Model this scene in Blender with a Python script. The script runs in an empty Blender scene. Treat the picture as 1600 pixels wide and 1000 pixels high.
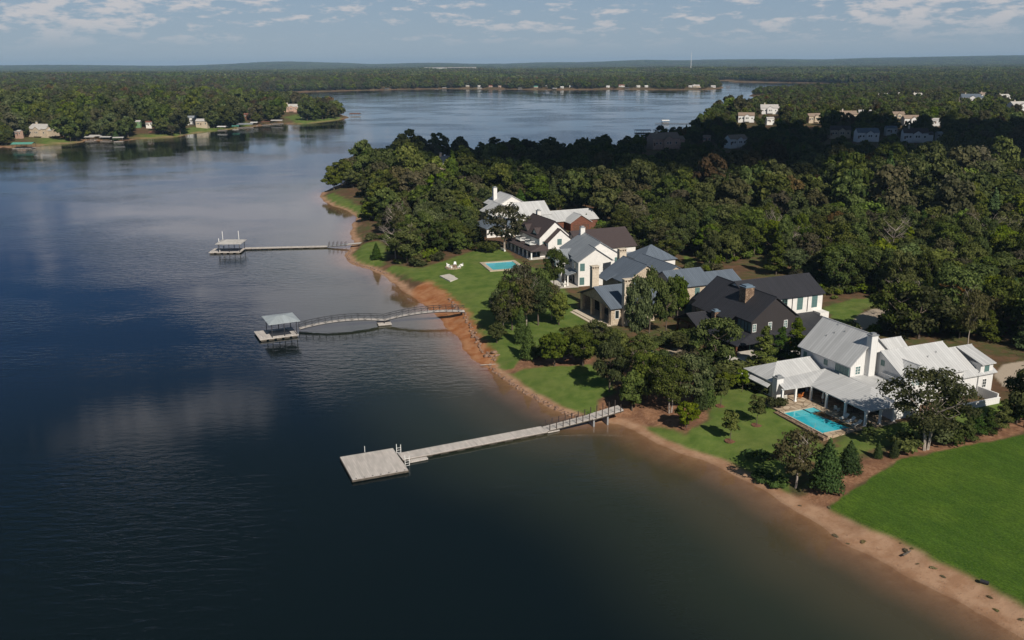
import bpy, math, random
import numpy as np
from mathutils import Vector, Matrix, noise as mnoise
rng = np.random.default_rng(7); random.seed(7)
S = bpy.context.scene
R = math.radians
# ------------------------------------------------------------------ camera
FPX = 1400.; CH = 60.; PITCH = math.atan(398/1400.); ROLL = R(0.43)
cam = bpy.data.cameras.new('camera'); camo = bpy.data.objects.new('camera', cam); S.collection.objects.link(camo)
cam.sensor_width = 36; cam.lens = 36*FPX/1600; cam.clip_end = 60000; cam.clip_start = 1
camo.matrix_world = Matrix.Translation((0, 0, CH)) @ Matrix.Rotation(R(90)-PITCH, 4, 'X') @ Matrix.Rotation(-ROLL, 4, 'Z')
S.camera = camo
# ------------------------------------------------------------------ sun
SUN_EL, SUN_AZ = R(38), R(25)              # behind the camera, 25 degrees to its right
SD = Vector((math.sin(SUN_AZ)*math.cos(SUN_EL), -math.cos(SUN_AZ)*math.cos(SUN_EL), math.sin(SUN_EL)))
sl = bpy.data.lights.new('sun', 'SUN'); sl.energy = 4.7; sl.angle = R(0.5); sl.color = (1, .93, .82)
so = bpy.data.objects.new('sun', sl); S.collection.objects.link(so)
so.rotation_euler = SD.to_track_quat('Z', 'Y').to_euler()
# ------------------------------------------------------------------ node helpers
class NT:
    def __init__(s, tree): s.t = tree; s.n = tree.nodes; s.l = tree.links
    def node(s, typ, **kw):
        n = s.n.new(typ)
        for k, v in kw.items(): setattr(n, k, v)
        return n
    def put(s, sock, v):
        if isinstance(v, (int, float)): sock.default_value = v
        elif isinstance(v, (tuple, list)):
            sock.default_value = tuple(v)+((1,) if sock.type == 'RGBA' and len(v) == 3 else ())
        else: s.l.new(v, sock)
    def math(s, op, a, b=0., c=None, clamp=False):
        n = s.node('ShaderNodeMath', operation=op, use_clamp=clamp); s.put(n.inputs[0], a); s.put(n.inputs[1], b)
        if c is not None: s.put(n.inputs[2], c)
        return n.outputs[0]
    def mix(s, f, a, b, typ='MIX'):
        n = s.node('ShaderNodeMix', data_type='RGBA', blend_type=typ); s.put(n.inputs[0], f); s.put(n.inputs[6], a); s.put(n.inputs[7], b)
        return n.outputs[2]
    def noise(s, vec, scale, detail=3., rough=.55, dist=0.):
        n = s.node('ShaderNodeTexNoise'); s.put(n.inputs['Vector'], vec); n.inputs['Scale'].default_value = scale
        n.inputs['Detail'].default_value = detail; n.inputs['Roughness'].default_value = rough; n.inputs['Distortion'].default_value = dist
        return n.outputs['Fac']
    def smooth(s, v, a, b, lo=0., hi=1.):
        n = s.node('ShaderNodeMapRange', interpolation_type='SMOOTHSTEP'); s.put(n.inputs[0], v)
        n.inputs[1].default_value = a; n.inputs[2].default_value = b; n.inputs[3].default_value = lo; n.inputs[4].default_value = hi
        return n.outputs[0]
    def vec(s, x, y, z):
        n = s.node('ShaderNodeCombineXYZ'); s.put(n.inputs[0], x); s.put(n.inputs[1], y); s.put(n.inputs[2], z); return n.outputs[0]
    def sep(s, v):
        n = s.node('ShaderNodeSeparateXYZ'); s.put(n.inputs[0], v); return n.outputs
    def attr(s, name):
        return s.node('ShaderNodeAttribute', attribute_name=name).outputs['Fac']
    def bump(s, h, strength=.3, dist=.1):
        n = s.node('ShaderNodeBump'); s.put(n.inputs['Height'], h); s.put(n.inputs['Strength'], strength); n.inputs['Distance'].default_value = dist
        return n.outputs[0]
# ------------------------------------------------------------------ world: sky and distant clouds
w = bpy.data.worlds.new('World'); S.world = w; w.use_nodes = True
T = NT(w.node_tree); T.n.clear()
sky = T.node('ShaderNodeTexSky', sky_type='NISHITA', sun_disc=False, sun_elevation=SUN_EL, sun_rotation=math.pi-SUN_AZ, air_density=1.0, dust_density=.7, ozone_density=1.5)
tc = T.node('ShaderNodeTexCoord').outputs['Generated']
dx, dy, dz = T.sep(tc)
az = T.math('ARCTAN2', dx, dy); el = T.math('ARCSINE', dz)
# low puffs near the horizon
q = T.vec(T.math('MULTIPLY', az, 34.), T.math('MULTIPLY', el, 120.), 3.3)
n1 = T.noise(q, 1., 5., .6)
qb = T.vec(T.math('MULTIPLY', az, 6.), T.math('MULTIPLY', el, 14.), 8.3)
n1b = T.noise(qb, 1., 2., .5)
lowm = T.math('MULTIPLY', T.smooth(el, .012, .050), T.smooth(el, .16, .09))
low = T.smooth(T.math('ADD', T.math('MULTIPLY', n1, .80), T.math('MULTIPLY', n1b, .34)), .560, .700)
low = T.math('MULTIPLY', T.math('MULTIPLY', low, lowm), .72)
# larger clouds higher up (seen only as reflections in the lake)
def blob(azd, eld, sa, se, amp):
    a = T.math('DIVIDE', T.math('SUBTRACT', az, R(azd)), R(sa)); e = T.math('DIVIDE', T.math('SUBTRACT', el, R(eld)), R(se))
    r2 = T.math('ADD', T.math('MULTIPLY', a, a), T.math('MULTIPLY', e, e))
    return T.math('MULTIPLY', T.math('EXPONENT', T.math('MULTIPLY', r2, -1.)), amp)
q2 = T.vec(T.math('MULTIPLY', az, 15.), T.math('MULTIPLY', el, 7.), 1.7)
n2 = T.noise(q2, 1., 6., .6, .3)
acc = T.math('MULTIPLY', T.math('SUBTRACT', n2, .5), 1.7)
BLOBS = [(-19, 9.5, 9, 4.6, 1.1), (-12, 14.5, 4.5, 3, .8), (-27.5, 14.5, 4.5, 3, -1.6), (-23, 16.6, 3.5, 1.7, -1.1), (-8.5, 7.5, 1.6, 3.5, -.8), (-5, 15.3, 4.5, 3, 1.1), (-2, 18.5, 3, 1.5, .8), (-20, 20.6, 10, 2.3, .6), (-13, 17.8, 3.5, 2.2, .4), (-9, 22, 3.5, 2.5, -1.), (-11, 26, 9, 2.5, -1.), (12, 18, 12, 8, -.6), (0, 40, 90, 12, -2.2), (0, 6, 14, 2.2, .35)]
for b in BLOBS: acc = T.math('ADD', acc, blob(*b))
hi = T.smooth(acc, .0, .78)
hi = T.math('MULTIPLY', hi, T.smooth(el, .09, .15))
tot = T.math('MAXIMUM', low, T.math('MULTIPLY', hi, .8))
hsv = T.node('ShaderNodeHueSaturation'); hsv.inputs['Saturation'].default_value = .78; hsv.inputs['Value'].default_value = 1.; T.l.new(sky.outputs[0], hsv.inputs['Color'])
SKYK = .115
grad = T.mix(T.smooth(el, .0, .08), (.27/SKYK, .345/SKYK, .42/SKYK), (.22/SKYK, .31/SKYK, .42/SKYK)); grad = T.mix(T.smooth(el, .06, .16), grad, (.018/SKYK, .090/SKYK, .27/SKYK)); grad = T.mix(T.smooth(el, .22, .46), grad, (.022/SKYK, .050/SKYK, .080/SKYK))
hsv2 = T.mix(.92, hsv.outputs[0], grad)
cc = T.mix(tot, hsv2, T.mix(T.smooth(el, .07, .14), (.60/SKYK, .56/SKYK, .55/SKYK), (.84/SKYK, .79/SKYK, .80/SKYK)))
bg = T.node('ShaderNodeBackground'); T.put(bg.inputs[0], cc); bg.inputs[1].default_value = SKYK
T.l.new(bg.outputs[0], T.node('ShaderNodeOutputWorld').inputs[0])
# ------------------------------------------------------------------ view
S.view_settings.view_transform = 'Standard'; S.view_settings.look = 'None'; S.view_settings.exposure = .1; S.view_settings.gamma = 1
S.render.engine = 'CYCLES'; cy = S.cycles
cy.max_bounces = 6; cy.diffuse_bounces = 2; cy.glossy_bounces = 3; cy.transmission_bounces = 3; cy.transparent_max_bounces = 6; cy.volume_bounces = 0
cy.caustics_reflective = False; cy.caustics_refractive = False; cy.use_denoising = True; cy.sample_clamp_indirect = 4
# ------------------------------------------------------------------ geometry of the view: pixel on a level plane -> world point
cP, sP, cR, sR = math.cos(PITCH), math.sin(PITCH), math.cos(ROLL), math.sin(ROLL)
def P(px, py, z=0.):
    x = (px-800)/FPX; y = -(py-500)/FPX
    x, y = x*cR-y*sR, y*cR-x*sR
    d = (x, cP+y*sP, -sP+y*cP); t = (z-CH)/d[2]
    return (d[0]*t, d[1]*t)
# ------------------------------------------------------------------ materials
def mat(name, col=(.5, .5, .5), rough=.8, spec=.3, metal=0., var=0., scale=1., bumpk=0., fn=None):
    m = bpy.data.materials.new(name); m.use_nodes = True; t = NT(m.node_tree)
    p = t.n['Principled BSDF']; p.inputs['Roughness'].default_value = rough; p.inputs['Specular IOR Level'].default_value = spec; p.inputs['Metallic'].default_value = metal
    co = t.node('ShaderNodeTexCoord').outputs['Object']
    c = None
    if var > 0:
        n = t.noise(co, scale, 4., .6)
        c = t.mix(t.smooth(n, .3, .7), tuple(x*(1-var) for x in col), tuple(min(1, x*(1+var)) for x in col)); t.put(p.inputs['Base Color'], c)
        if bumpk: t.put(p.inputs['Normal'], t.bump(n, bumpk, .05))
    else: t.put(p.inputs['Base Color'], col)
    if fn: fn(t, p, co, c)
    return m
def seam_fn(col, pitch=.55, k=.5):
    def f(t, p, co, c):
        u, v, _ = t.sep(t.node('ShaderNodeUVMap').outputs[0])
        fr = t.math('FRACT', t.math('DIVIDE', u, pitch))
        tri = t.math('ABSOLUTE', t.math('SUBTRACT', fr, .5))
        line = t.smooth(tri, .38, .48)
        pan = t.noise(t.vec(t.math('FLOOR', t.math('DIVIDE', u, pitch)), t.math('MULTIPLY', v, .05), 0.), 1.7, 1., .5)
        blot = t.noise(co, .5, 4., .6)
        b = t.mix(t.smooth(pan, .3, .7), tuple(x*.88 for x in col), tuple(x*1.1 for x in col))
        b = t.mix(t.smooth(blot, .35, .75, 0., .25), b, tuple(x*.75 for x in col))
        t.put(p.inputs['Base Color'], t.mix(line, b, tuple(x*k for x in col))); t.put(p.inputs['Normal'], t.bump(line, .6, .04))
    return f
def board_fn(col, pitch=.4, axis=None):
    def f(t, p, co, c):
        u, v, _ = t.sep(t.node('ShaderNodeUVMap').outputs[0])
        fr = t.math('FRACT', t.math('DIVIDE', u, pitch)); line = t.smooth(t.math('ABSOLUTE', t.math('SUBTRACT', fr, .5)), .42, .47)
        dirt = t.noise(co, .7, 4., .6)
        b = t.mix(t.smooth(dirt, .35, .75, 0., .3), col, tuple(x*.85 for x in col))
        t.put(p.inputs['Base Color'], t.mix(line, b, tuple(x*.78 for x in col))); t.put(p.inputs['Normal'], t.bump(line, .4, .03))
    return f
def deck_fn(col):
    def f(t, p, co, c):
        u, v, _ = t.sep(t.node('ShaderNodeUVMap').outputs[0]); k = t.math('FLOOR', t.math('DIVIDE', u, .3))
        line = t.smooth(t.math('ABSOLUTE', t.math('SUBTRACT', t.math('FRACT', t.math('DIVIDE', u, .3)), .5)), .40, .48)
        tone = t.noise(t.vec(t.math('MULTIPLY', k, 3.7), t.math('MULTIPLY', v, .35), 0.), 1., 2., .5); dirt = t.noise(co, .55, 5., .65)
        b = t.mix(t.smooth(tone, .3, .7), tuple(x*.82 for x in col), tuple(x*1.12 for x in col)); b = t.mix(t.smooth(dirt, .45, .7, 0., .35), b, tuple(x*.68 for x in col))
        t.put(p.inputs['Base Color'], t.mix(line, b, tuple(x*.55 for x in col))); t.put(p.inputs['Normal'], t.bump(line, .4, .03))
    return f
def stone_fn(c1, c2, sc):
    def f(t, p, co, c):
        v = t.node('ShaderNodeTexVoronoi'); t.put(v.inputs['Vector'], co); v.inputs['Scale'].default_value = sc
        e = t.node('ShaderNodeTexVoronoi', feature='DISTANCE_TO_EDGE'); t.put(e.inputs['Vector'], co); e.inputs['Scale'].default_value = sc
        r = t.sep(v.outputs['Color'])[0]
        b = t.mix(r, c1, c2); g = t.smooth(e.outputs['Distance'], .02, .09)
        t.put(p.inputs['Base Color'], t.mix(g, tuple(x*.6 for x in c1), b)); t.put(p.inputs['Normal'], t.bump(g, .5, .05))
    return f
M = {}
M['white'] = mat('white_board_wall', (.68, .67, .655), .7, fn=board_fn((.68, .67, .655)))
M['whitestucco'] = mat('white_painted_brick', (.70, .68, .65), .8, var=.06, scale=1.5)
M['trim'] = mat('white_trim', (.78, .77, .75), .6)
M['tan'] = mat('tan_limestone', (.52, .42, .31), .85, fn=stone_fn((.48, .39, .29), (.58, .48, .37), 3.0))
M['char'] = mat('charcoal_boards', (.035, .03, .032), .6, fn=board_fn((.040, .035, .036)))
M['roof_silver'] = mat('silver_standing_seam', (.45, .45, .45), .5, .35, fn=seam_fn((.50, .50, .50), .55, .78))
M['roof_slate'] = mat('blue_grey_standing_seam', (.11, .14, .18), .5, fn=seam_fn((.12, .145, .18), .5, .6))
M['roof_grey'] = mat('grey_standing_seam', (.22, .24, .26), .5, fn=seam_fn((.24, .26, .28), .5, .7))
M['roof_black'] = mat('charcoal_roof', (.03, .03, .036), .55, fn=seam_fn((.034, .034, .040), .5, .7))
M['roof_brown'] = mat('dark_brown_shingle', (.06, .045, .045), .85, var=.25, scale=6, bumpk=.3)
M['roof_tan'] = mat('tan_shingle', (.24, .18, .14), .85, var=.25, scale=5, bumpk=.3)
M['roof_lake'] = mat('boathouse_metal_roof', (.36, .40, .42), .45, fn=seam_fn((.36, .40, .42), .4, .8))
M['teal'] = mat('teal_window_frame', (.10, .21, .19), .5)
M['wframe'] = mat('dark_window_frame', (.05, .06, .06), .5)
M['glass'] = mat('window_glass', (.10, .17, .17), .12, .6)
M['glassdark'] = mat('dark_glass', (.015, .025, .028), .08, .6)
M['stone'] = mat('brown_stone', (.25, .17, .12), .85, fn=stone_fn((.14, .09, .06), (.36, .25, .17), 3.2))
M['limest'] = mat('limestone_chimney', (.55, .47, .37), .85, var=.12, scale=2.5, bumpk=.3)
M['copper'] = mat('blue_grey_cap', (.14, .19, .24), .5)
M['timber'] = mat('brown_timber', (.13, .055, .03), .7, var=.3, scale=3)
M['redwood'] = mat('red_wood_siding', (.15, .06, .038), .8, var=.3, scale=2)
M['deck'] = mat('pale_dock_boards', (.46, .42, .385), .8, fn=deck_fn((.52, .475, .44)))
M['float'] = mat('dock_float', (.10, .085, .07), .8, var=.3, scale=2)
M['steel'] = mat('galvanised_steel', (.30, .31, .32), .45, .5, metal=.3)
M['post'] = mat('dark_post', (.05, .035, .03), .8)
M['patio'] = mat('flagstone', (.42, .32, .23), .85, fn=stone_fn((.34, .25, .17), (.52, .42, .31), .9))
M['coping'] = mat('pool_coping', (.45, .37, .28), .8, var=.15, scale=2)
M['pooltile'] = mat('pool_tile', (.03, .09, .11), .4)
M['poolw'] = mat('pool_water', (.03, .42, .50), .04, .6, var=.10, scale=.5)
M['poolw2'] = mat('shallow_pool_water', (.12, .52, .58), .04, .6, var=.08, scale=.6)
M['concrete'] = mat('pale_concrete', (.5, .46, .41), .85, var=.1, scale=1)
M['rock'] = mat('red_brown_rock', (.22, .14, .10), .9, var=.45, scale=1.2, bumpk=.6)
M['cream'] = mat('cream_fabric', (.7, .68, .63), .9)
M['orange'] = mat('orange_fabric', (.5, .16, .04), .9)
M['dark'] = mat('dark_metal', (.03, .03, .035), .5)
M['pinkish'] = mat('pinkish_wall', (.42, .28, .22), .85, var=.15, scale=1)
M['greenwall'] = mat('green_wall', (.12, .22, .10), .8, var=.1, scale=1)
M['greenroof'] = mat('green_metal_roof', (.10, .30, .24), .5)
M['paleroof'] = mat('pale_roof', (.42, .40, .38), .7, var=.15, scale=1)
M['redroof'] = mat('brown_red_roof', (.17, .07, .05), .8, var=.2, scale=1)
M['bark'] = mat('bark', (.11, .085, .065), .9, var=.35, scale=4)
M['barepale'] = mat('pale_bark', (.32, .27, .23), .9, var=.25, scale=4)
M['cloudw'] = mat('cloud_white', (.9, .9, .9), 1., 0.)
M['mulchring'] = mat('mulch_ring', (.16, .075, .045), .95, var=.3, scale=3)
def leaf_mat(name, dark, light, sat=0.):
    m = bpy.data.materials.new(name); m.use_nodes = True; t = NT(m.node_tree); t.n.clear()
    f = t.attr('tone'); oi = t.node('ShaderNodeObjectInfo').outputs['Random']
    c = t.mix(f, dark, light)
    hs = t.node('ShaderNodeHueSaturation'); t.put(hs.inputs['Color'], c)
    t.put(hs.inputs['Hue'], t.smooth(oi, 0., 1., .475, .515)); t.put(hs.inputs['Value'], t.math('ADD', t.math('MULTIPLY', t.math('FRACT', t.math('MULTIPLY', oi, 7.31)), .7), .65))
    t.put(hs.inputs['Saturation'], t.math('ADD', t.math('MULTIPLY', t.math('FRACT', t.math('MULTIPLY', oi, 3.77)), .35), .75))
    d = t.node('ShaderNodeBsdfDiffuse'); t.put(d.inputs[0], hs.outputs[0])
    tr = t.node('ShaderNodeBsdfTranslucent'); t.put(tr.inputs[0], t.mix(.5, hs.outputs[0], (.10, .16, .01), 'ADD'))
    mx = t.node('ShaderNodeMixShader'); mx.inputs[0].default_value = .24; t.l.new(d.outputs[0], mx.inputs[1]); t.l.new(tr.outputs[0], mx.inputs[2])
    t.l.new(mx.outputs[0], t.node('ShaderNodeOutputMaterial').inputs[0]); return m
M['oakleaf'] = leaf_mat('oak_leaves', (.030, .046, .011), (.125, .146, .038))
M['brightleaf'] = leaf_mat('bright_leaves', (.046, .072, .010), (.135, .17, .028))
M['cedarleaf'] = leaf_mat('cedar_leaves', (.030, .055, .014), (.085, .130, .028))
M['oliveleaf'] = leaf_mat('olive_leaves', (.052, .052, .024), (.115, .105, .050))
M['rustleaf'] = leaf_mat('rust_leaves', (.065, .045, .018), (.13, .085, .030))
M['grassleaf'] = leaf_mat('dry_grass', (.10, .10, .045), (.22, .18, .09))
# ------------------------------------------------------------------ object helpers
COL = S.collection
def tag(o, label=None, cat=None, group=None, kind=None):
    if label: o['label'] = label
    if cat: o['category'] = cat
    if group: o['group'] = group
    if kind: o['kind'] = kind
    return o
def empty(name, loc=(0, 0, 0), rz=0., label=None, cat=None, group=None):
    o = bpy.data.objects.new(name, None); COL.objects.link(o); o.location = loc; o.rotation_euler = (0, 0, rz); o.empty_display_size = .1
    return tag(o, label, cat, group)
class MB:
    def __init__(s): s.v = []; s.f = []; s.uv = []; s.smooth = False
    def face(s, pts, uv=None):
        i = len(s.v); s.v += [tuple(p) for p in pts]; s.f.append(tuple(range(i, i+len(pts))))
        if uv is None:
            p = [Vector(q) for q in pts]; n = Vector((0, 0, 0))
            for k in range(1, len(p)-1): n += (p[k]-p[0]).cross(p[k+1]-p[0])
            if n.length < 1e-9: n = Vector((0, 0, 1))
            n.normalize()
            if abs(n.z) > .999: a = Vector((1, 0, 0))
            else: a = Vector((0, 0, 1)).cross(n).normalized()
            b = n.cross(a); uv = [(q.dot(a), q.dot(b)) for q in p]
        s.uv.append(uv); return s
    def box(s, x0, x1, y0, y1, z0, z1):
        A = (x0, y0, z0); B = (x1, y0, z0); C = (x1, y1, z0); D = (x0, y1, z0); E = (x0, y0, z1); F = (x1, y0, z1); G = (x1, y1, z1); H = (x0, y1, z1)
        for q in ((D, C, B, A), (E, F, G, H), (A, B, F, E), (B, C, G, F), (C, D, H, G), (D, A, E, H)): s.face(q)
        return s
    def bar(s, a, b, r=.05, r2=None, n=4):
        a = Vector(a); b = Vector(b); d = (b-a).normalized(); u = d.orthogonal().normalized(); w_ = d.cross(u); r2 = r if r2 is None else r2
        ra = [a+(u*math.cos(t)+w_*math.sin(t))*r for t in [2*math.pi*(k+.5)/n for k in range(n)]]
        rb = [b+(u*math.cos(t)+w_*math.sin(t))*r2 for t in [2*math.pi*(k+.5)/n for k in range(n)]]
        for k in range(n): s.face((ra[k], ra[(k+1) % n], rb[(k+1) % n], rb[k]))
        s.face(ra[::-1]); s.face(rb); return s
    def slab(s, pts, th):
        """upper surface polygon (counter-clockwise from above) with vertical thickness th"""
        lo = [(p[0], p[1], p[2]-th) for p in pts]; s.face(pts); s.face(lo[::-1]); n = len(pts)
        for k in range(n): s.face((lo[k], lo[(k+1) % n], pts[(k+1) % n], pts[k]))
        return s
    def prism(s, pts, z0, z1):
        lo = [(p[0], p[1], z0) for p in pts]; hi_ = [(p[0], p[1], z1) for p in pts]; s.face(hi_); s.face(lo[::-1]); n = len(pts)
        for k in range(n): s.face((lo[k], lo[(k+1) % n], hi_[(k+1) % n], hi_[k]))
        return s
    def build(s, name, m, parent=None, smooth=False):
        me = bpy.data.meshes.new(name); me.from_pydata(s.v, [], s.f)
        ul = me.uv_layers.new(name='UVMap'); ul.data.foreach_set('uv', [c for f in s.uv for p in f for c in p])
        me.materials.append(m)
        if smooth: me.polygons.foreach_set('use_smooth', [True]*len(me.polygons))
        o = bpy.data.objects.new(name, me); COL.objects.link(o)
        if parent: o.parent = parent
        return o
def np_mesh(name, V, Fq, mats=None, attrs=None, matidx=None, smooth=False):
    V = np.asarray(V, np.float32); Fq = np.asarray(Fq, np.int32); k = Fq.shape[1]
    me = bpy.data.meshes.new(name); me.vertices.add(len(V)); me.vertices.foreach_set('co', V.ravel())
    me.loops.add(Fq.size); me.loops.foreach_set('vertex_index', Fq.ravel())
    me.polygons.add(len(Fq)); me.polygons.foreach_set('loop_start', np.arange(0, Fq.size, k, dtype=np.int32))
    try: me.polygons.foreach_set('loop_total', np.full(len(Fq), k, np.int32))
    except Exception: pass
    if smooth: me.polygons.foreach_set('use_smooth', np.ones(len(Fq), bool))
    for m in (mats or []): me.materials.append(m)
    if matidx is not None: me.polygons.foreach_set('material_index', np.asarray(matidx, np.int32))
    for nm, (dom, arr) in (attrs or {}).items():
        a = me.attributes.new(nm, 'FLOAT', dom); a.data.foreach_set('value', np.asarray(arr, np.float32))
    me.update(); me.validate(); return me
def add(name, me, parent=None):
    o = bpy.data.objects.new(name, me); COL.objects.link(o)
    if parent: o.parent = parent
    return o
def copy_tree(o, parent=None):
    c = o.copy(); COL.objects.link(c); c.parent = parent
    for ch in o.children: copy_tree(ch, c)
    return c
# ------------------------------------------------------------------ shoreline (water's edge), as points on the ground
SH = [(1790, 1085), (1690, 1050), (1600, 1003), (1558, 979), (1480, 934), (1396, 892), (1312, 850), (1236, 797), (1200, 772), (1140, 741), (1090, 717), (1027, 695), (990, 673), (965, 663), (940, 660), (900, 661), (893, 652), (875, 645), (852, 635), (838, 626), (810, 610), (785, 592), (765, 580), (760, 574), (740, 563), (722, 545), (704, 518), (690, 500), (668, 480), (645, 463), (622, 446), (600, 430), (580, 421), (560, 416), (545, 409), (541, 401), (547, 391), (556, 381), (551, 372), (549, 365), (552, 352), (558, 346), (560, 339), (545, 329), (525, 323), (511, 316), (502, 308), (506, 301), (516, 297), (530, 290), (560, 276), (600, 266), (650, 255), (760, 248), (880, 243), (960, 238), (1010, 226), (1060, 214), (1090, 206), (1108, 199), (1092, 195), (1091, 192), (1100, 188), (1130, 180), (1170, 168), (1190, 160), (1240, 155), (1330, 153), (1325, 151.2), (1250, 151.6), (1175, 150.5), (1182, 146), (1250, 141), (1350, 137), (1430, 133.5), (1350, 131.5), (1300, 130), (1200, 129), (1143, 127.8), (1150, 125.8), (1118, 126), (1125, 131), (1137, 137.5), (1125, 139.5), (1050, 140.5), (960, 139.5), (870, 140.5), (800, 139.5), (700, 138.5), (600, 140.5), (540, 142), (440, 145), (400, 147), (340, 148), (300, 149), (300, 153), (340, 153.5), (400, 158), (450, 163), (500, 170), (535, 178), (551, 184), (530, 188), (500, 191.5), (470, 194), (440, 193), (400, 198), (345, 204), (310, 208), (280, 214), (240, 216), (215, 217), (190, 222), (145, 218), (130, 223), (75, 226), (35, 234), (0, 229), (-60, 245), (-150, 240), (-300, 270)]
def refine(pts, n=3, k=.06):
    """fractal wobble so that the shore is not made of straight runs"""
    r = random.Random(3)
    for _ in range(n):
        out = []
        for a, b in zip(pts[:-1], pts[1:]):
            L_ = math.dist(a, b); out.append(a)
            if L_ > 1.5:
                nx, ny = -(b[1]-a[1])/L_, (b[0]-a[0])/L_; d = r.uniform(-k, k)*min(L_, 25)
                out.append(((a[0]+b[0])/2+nx*d, (a[1]+b[1])/2+ny*d))
        out.append(pts[-1]); pts = out
    return pts
shore = refine([P(x, y, 0) for x, y in SH])
LAND = [(46000, -400), (200, -400), (105, 0)]+shore+[(-4000, 900), (-46000, 2000), (-46000, 46000), (46000, 46000)]
LAND = np.array(LAND)
def poly_sd(X, Y, poly, chunk=20000):
    """signed distance, positive inside"""
    poly = np.asarray(poly, float); A = poly; B = np.roll(poly, -1, 0); out = np.empty(X.size)
    xs = X.ravel(); ys = Y.ravel()
    d = B-A; L2 = (d**2).sum(1)+1e-12
    for i in range(0, xs.size, chunk):
        x = xs[i:i+chunk, None]; y = ys[i:i+chunk, None]
        t = np.clip(((x-A[:, 0])*d[:, 0]+(y-A[:, 1])*d[:, 1])/L2, 0, 1)
        dist = np.sqrt(((x-A[:, 0]-t*d[:, 0])**2+(y-A[:, 1]-t*d[:, 1])**2).min(1))
        c = ((A[:, 1] > y) != (B[:, 1] > y)) & (x < (B[:, 0]-A[:, 0])*(y-A[:, 1])/(B[:, 1]-A[:, 1]+1e-20)+A[:, 0])
        out[i:i+chunk] = np.where(c.sum(1) % 2 == 1, dist, -dist)
    return out.reshape(X.shape)
def vnoise(X, Y, sc, seed=0, octv=3):
    """smooth value noise in 0..1 (numpy)"""
    tot = 0; amp = 1; s = 0; X = np.asarray(X, float)/sc; Y = np.asarray(Y, float)/sc
    for o in range(octv):
        x = X*(2**o)+seed*17.3; y = Y*(2**o)-seed*9.1; xi = np.floor(x); yi = np.floor(y); fx = x-xi; fy = y-yi
        fx = fx*fx*(3-2*fx); fy = fy*fy*(3-2*fy)
        h = lambda a, b: np.modf(np.abs(np.sin(a*127.1+b*311.7+seed)*43758.5453))[0]
        v = (h(xi, yi)*(1-fx)+h(xi+1, yi)*fx)*(1-fy)+(h(xi, yi+1)*(1-fx)+h(xi+1, yi+1)*fx)*fy
        tot = tot+v*amp; s += amp; amp *= .5
    return tot/s
def sst(x, a, b): t = np.clip((x-a)/(b-a), 0, 1); return t*t*(3-2*t)
def height(X, Y, sd=None):
    X = np.asarray(X, float); Y = np.asarray(Y, float)
    if sd is None: sd = poly_sd(X, Y, LAND)
    dist = np.hypot(X, Y)
    land = .12*np.clip(sd, 0, 4)+1.0*sst(sd, 2.2, 7)+1.52*sst(sd, 5, 26)+9*sst(sd, 25, 200)*sst(Y, 600, 800)*sst(-X, 60, 250)
    land = land+(vnoise(X, Y, 9, 2)-.5)*.35*sst(sd, 2, 8)*(1-sst(sd, 12, 24))+(vnoise(X, Y, 60, 4)-.5)*3.0*sst(sd, 90, 200)
    land = land+22*vnoise(X, Y, 1500, 5, 2)*sst(sd, 250, 1500)*sst(dist, 1200, 4500)
    hills = np.clip(vnoise(X, Y, 7000, 9, 3)*1.6-.45, 0, 1)*50*sst(dist, 7000, 17000)+(18+(X > 0)*0)*sst(dist, 9000, 20000)*sst(X, -9000, 9000)
    azd = np.degrees(np.arctan2(X, np.maximum(Y, 1.)))
    for a_, w_, h_ in ((-26, 6, 35), (-13.5, 4, 65), (-5, 3, 45), (2, 3, 50), (8, 3.5, 66), (15, 4, 60), (24, 5, 62), (30, 4, 55), (12, 1.2, 12), (20.5, 1.5, 14), (-10, 1., 10)): hills = hills+h_*np.exp(-((azd-a_)/w_)**2)*sst(dist, 9000, 14500)
    land = land+hills
    water = -np.minimum(.10*np.clip(-sd, 0, None)**1.08, 7.)
    return np.where(sd > 0, land, water)
def gz(x, y): return float(height(np.array([x]), np.array([y]))[0])
def G(px, py):
    z = 2.5
    for _ in range(4):
        x, y = P(px, py, z); z = max(0, gz(x, y))
    return (x, y, z)
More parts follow.
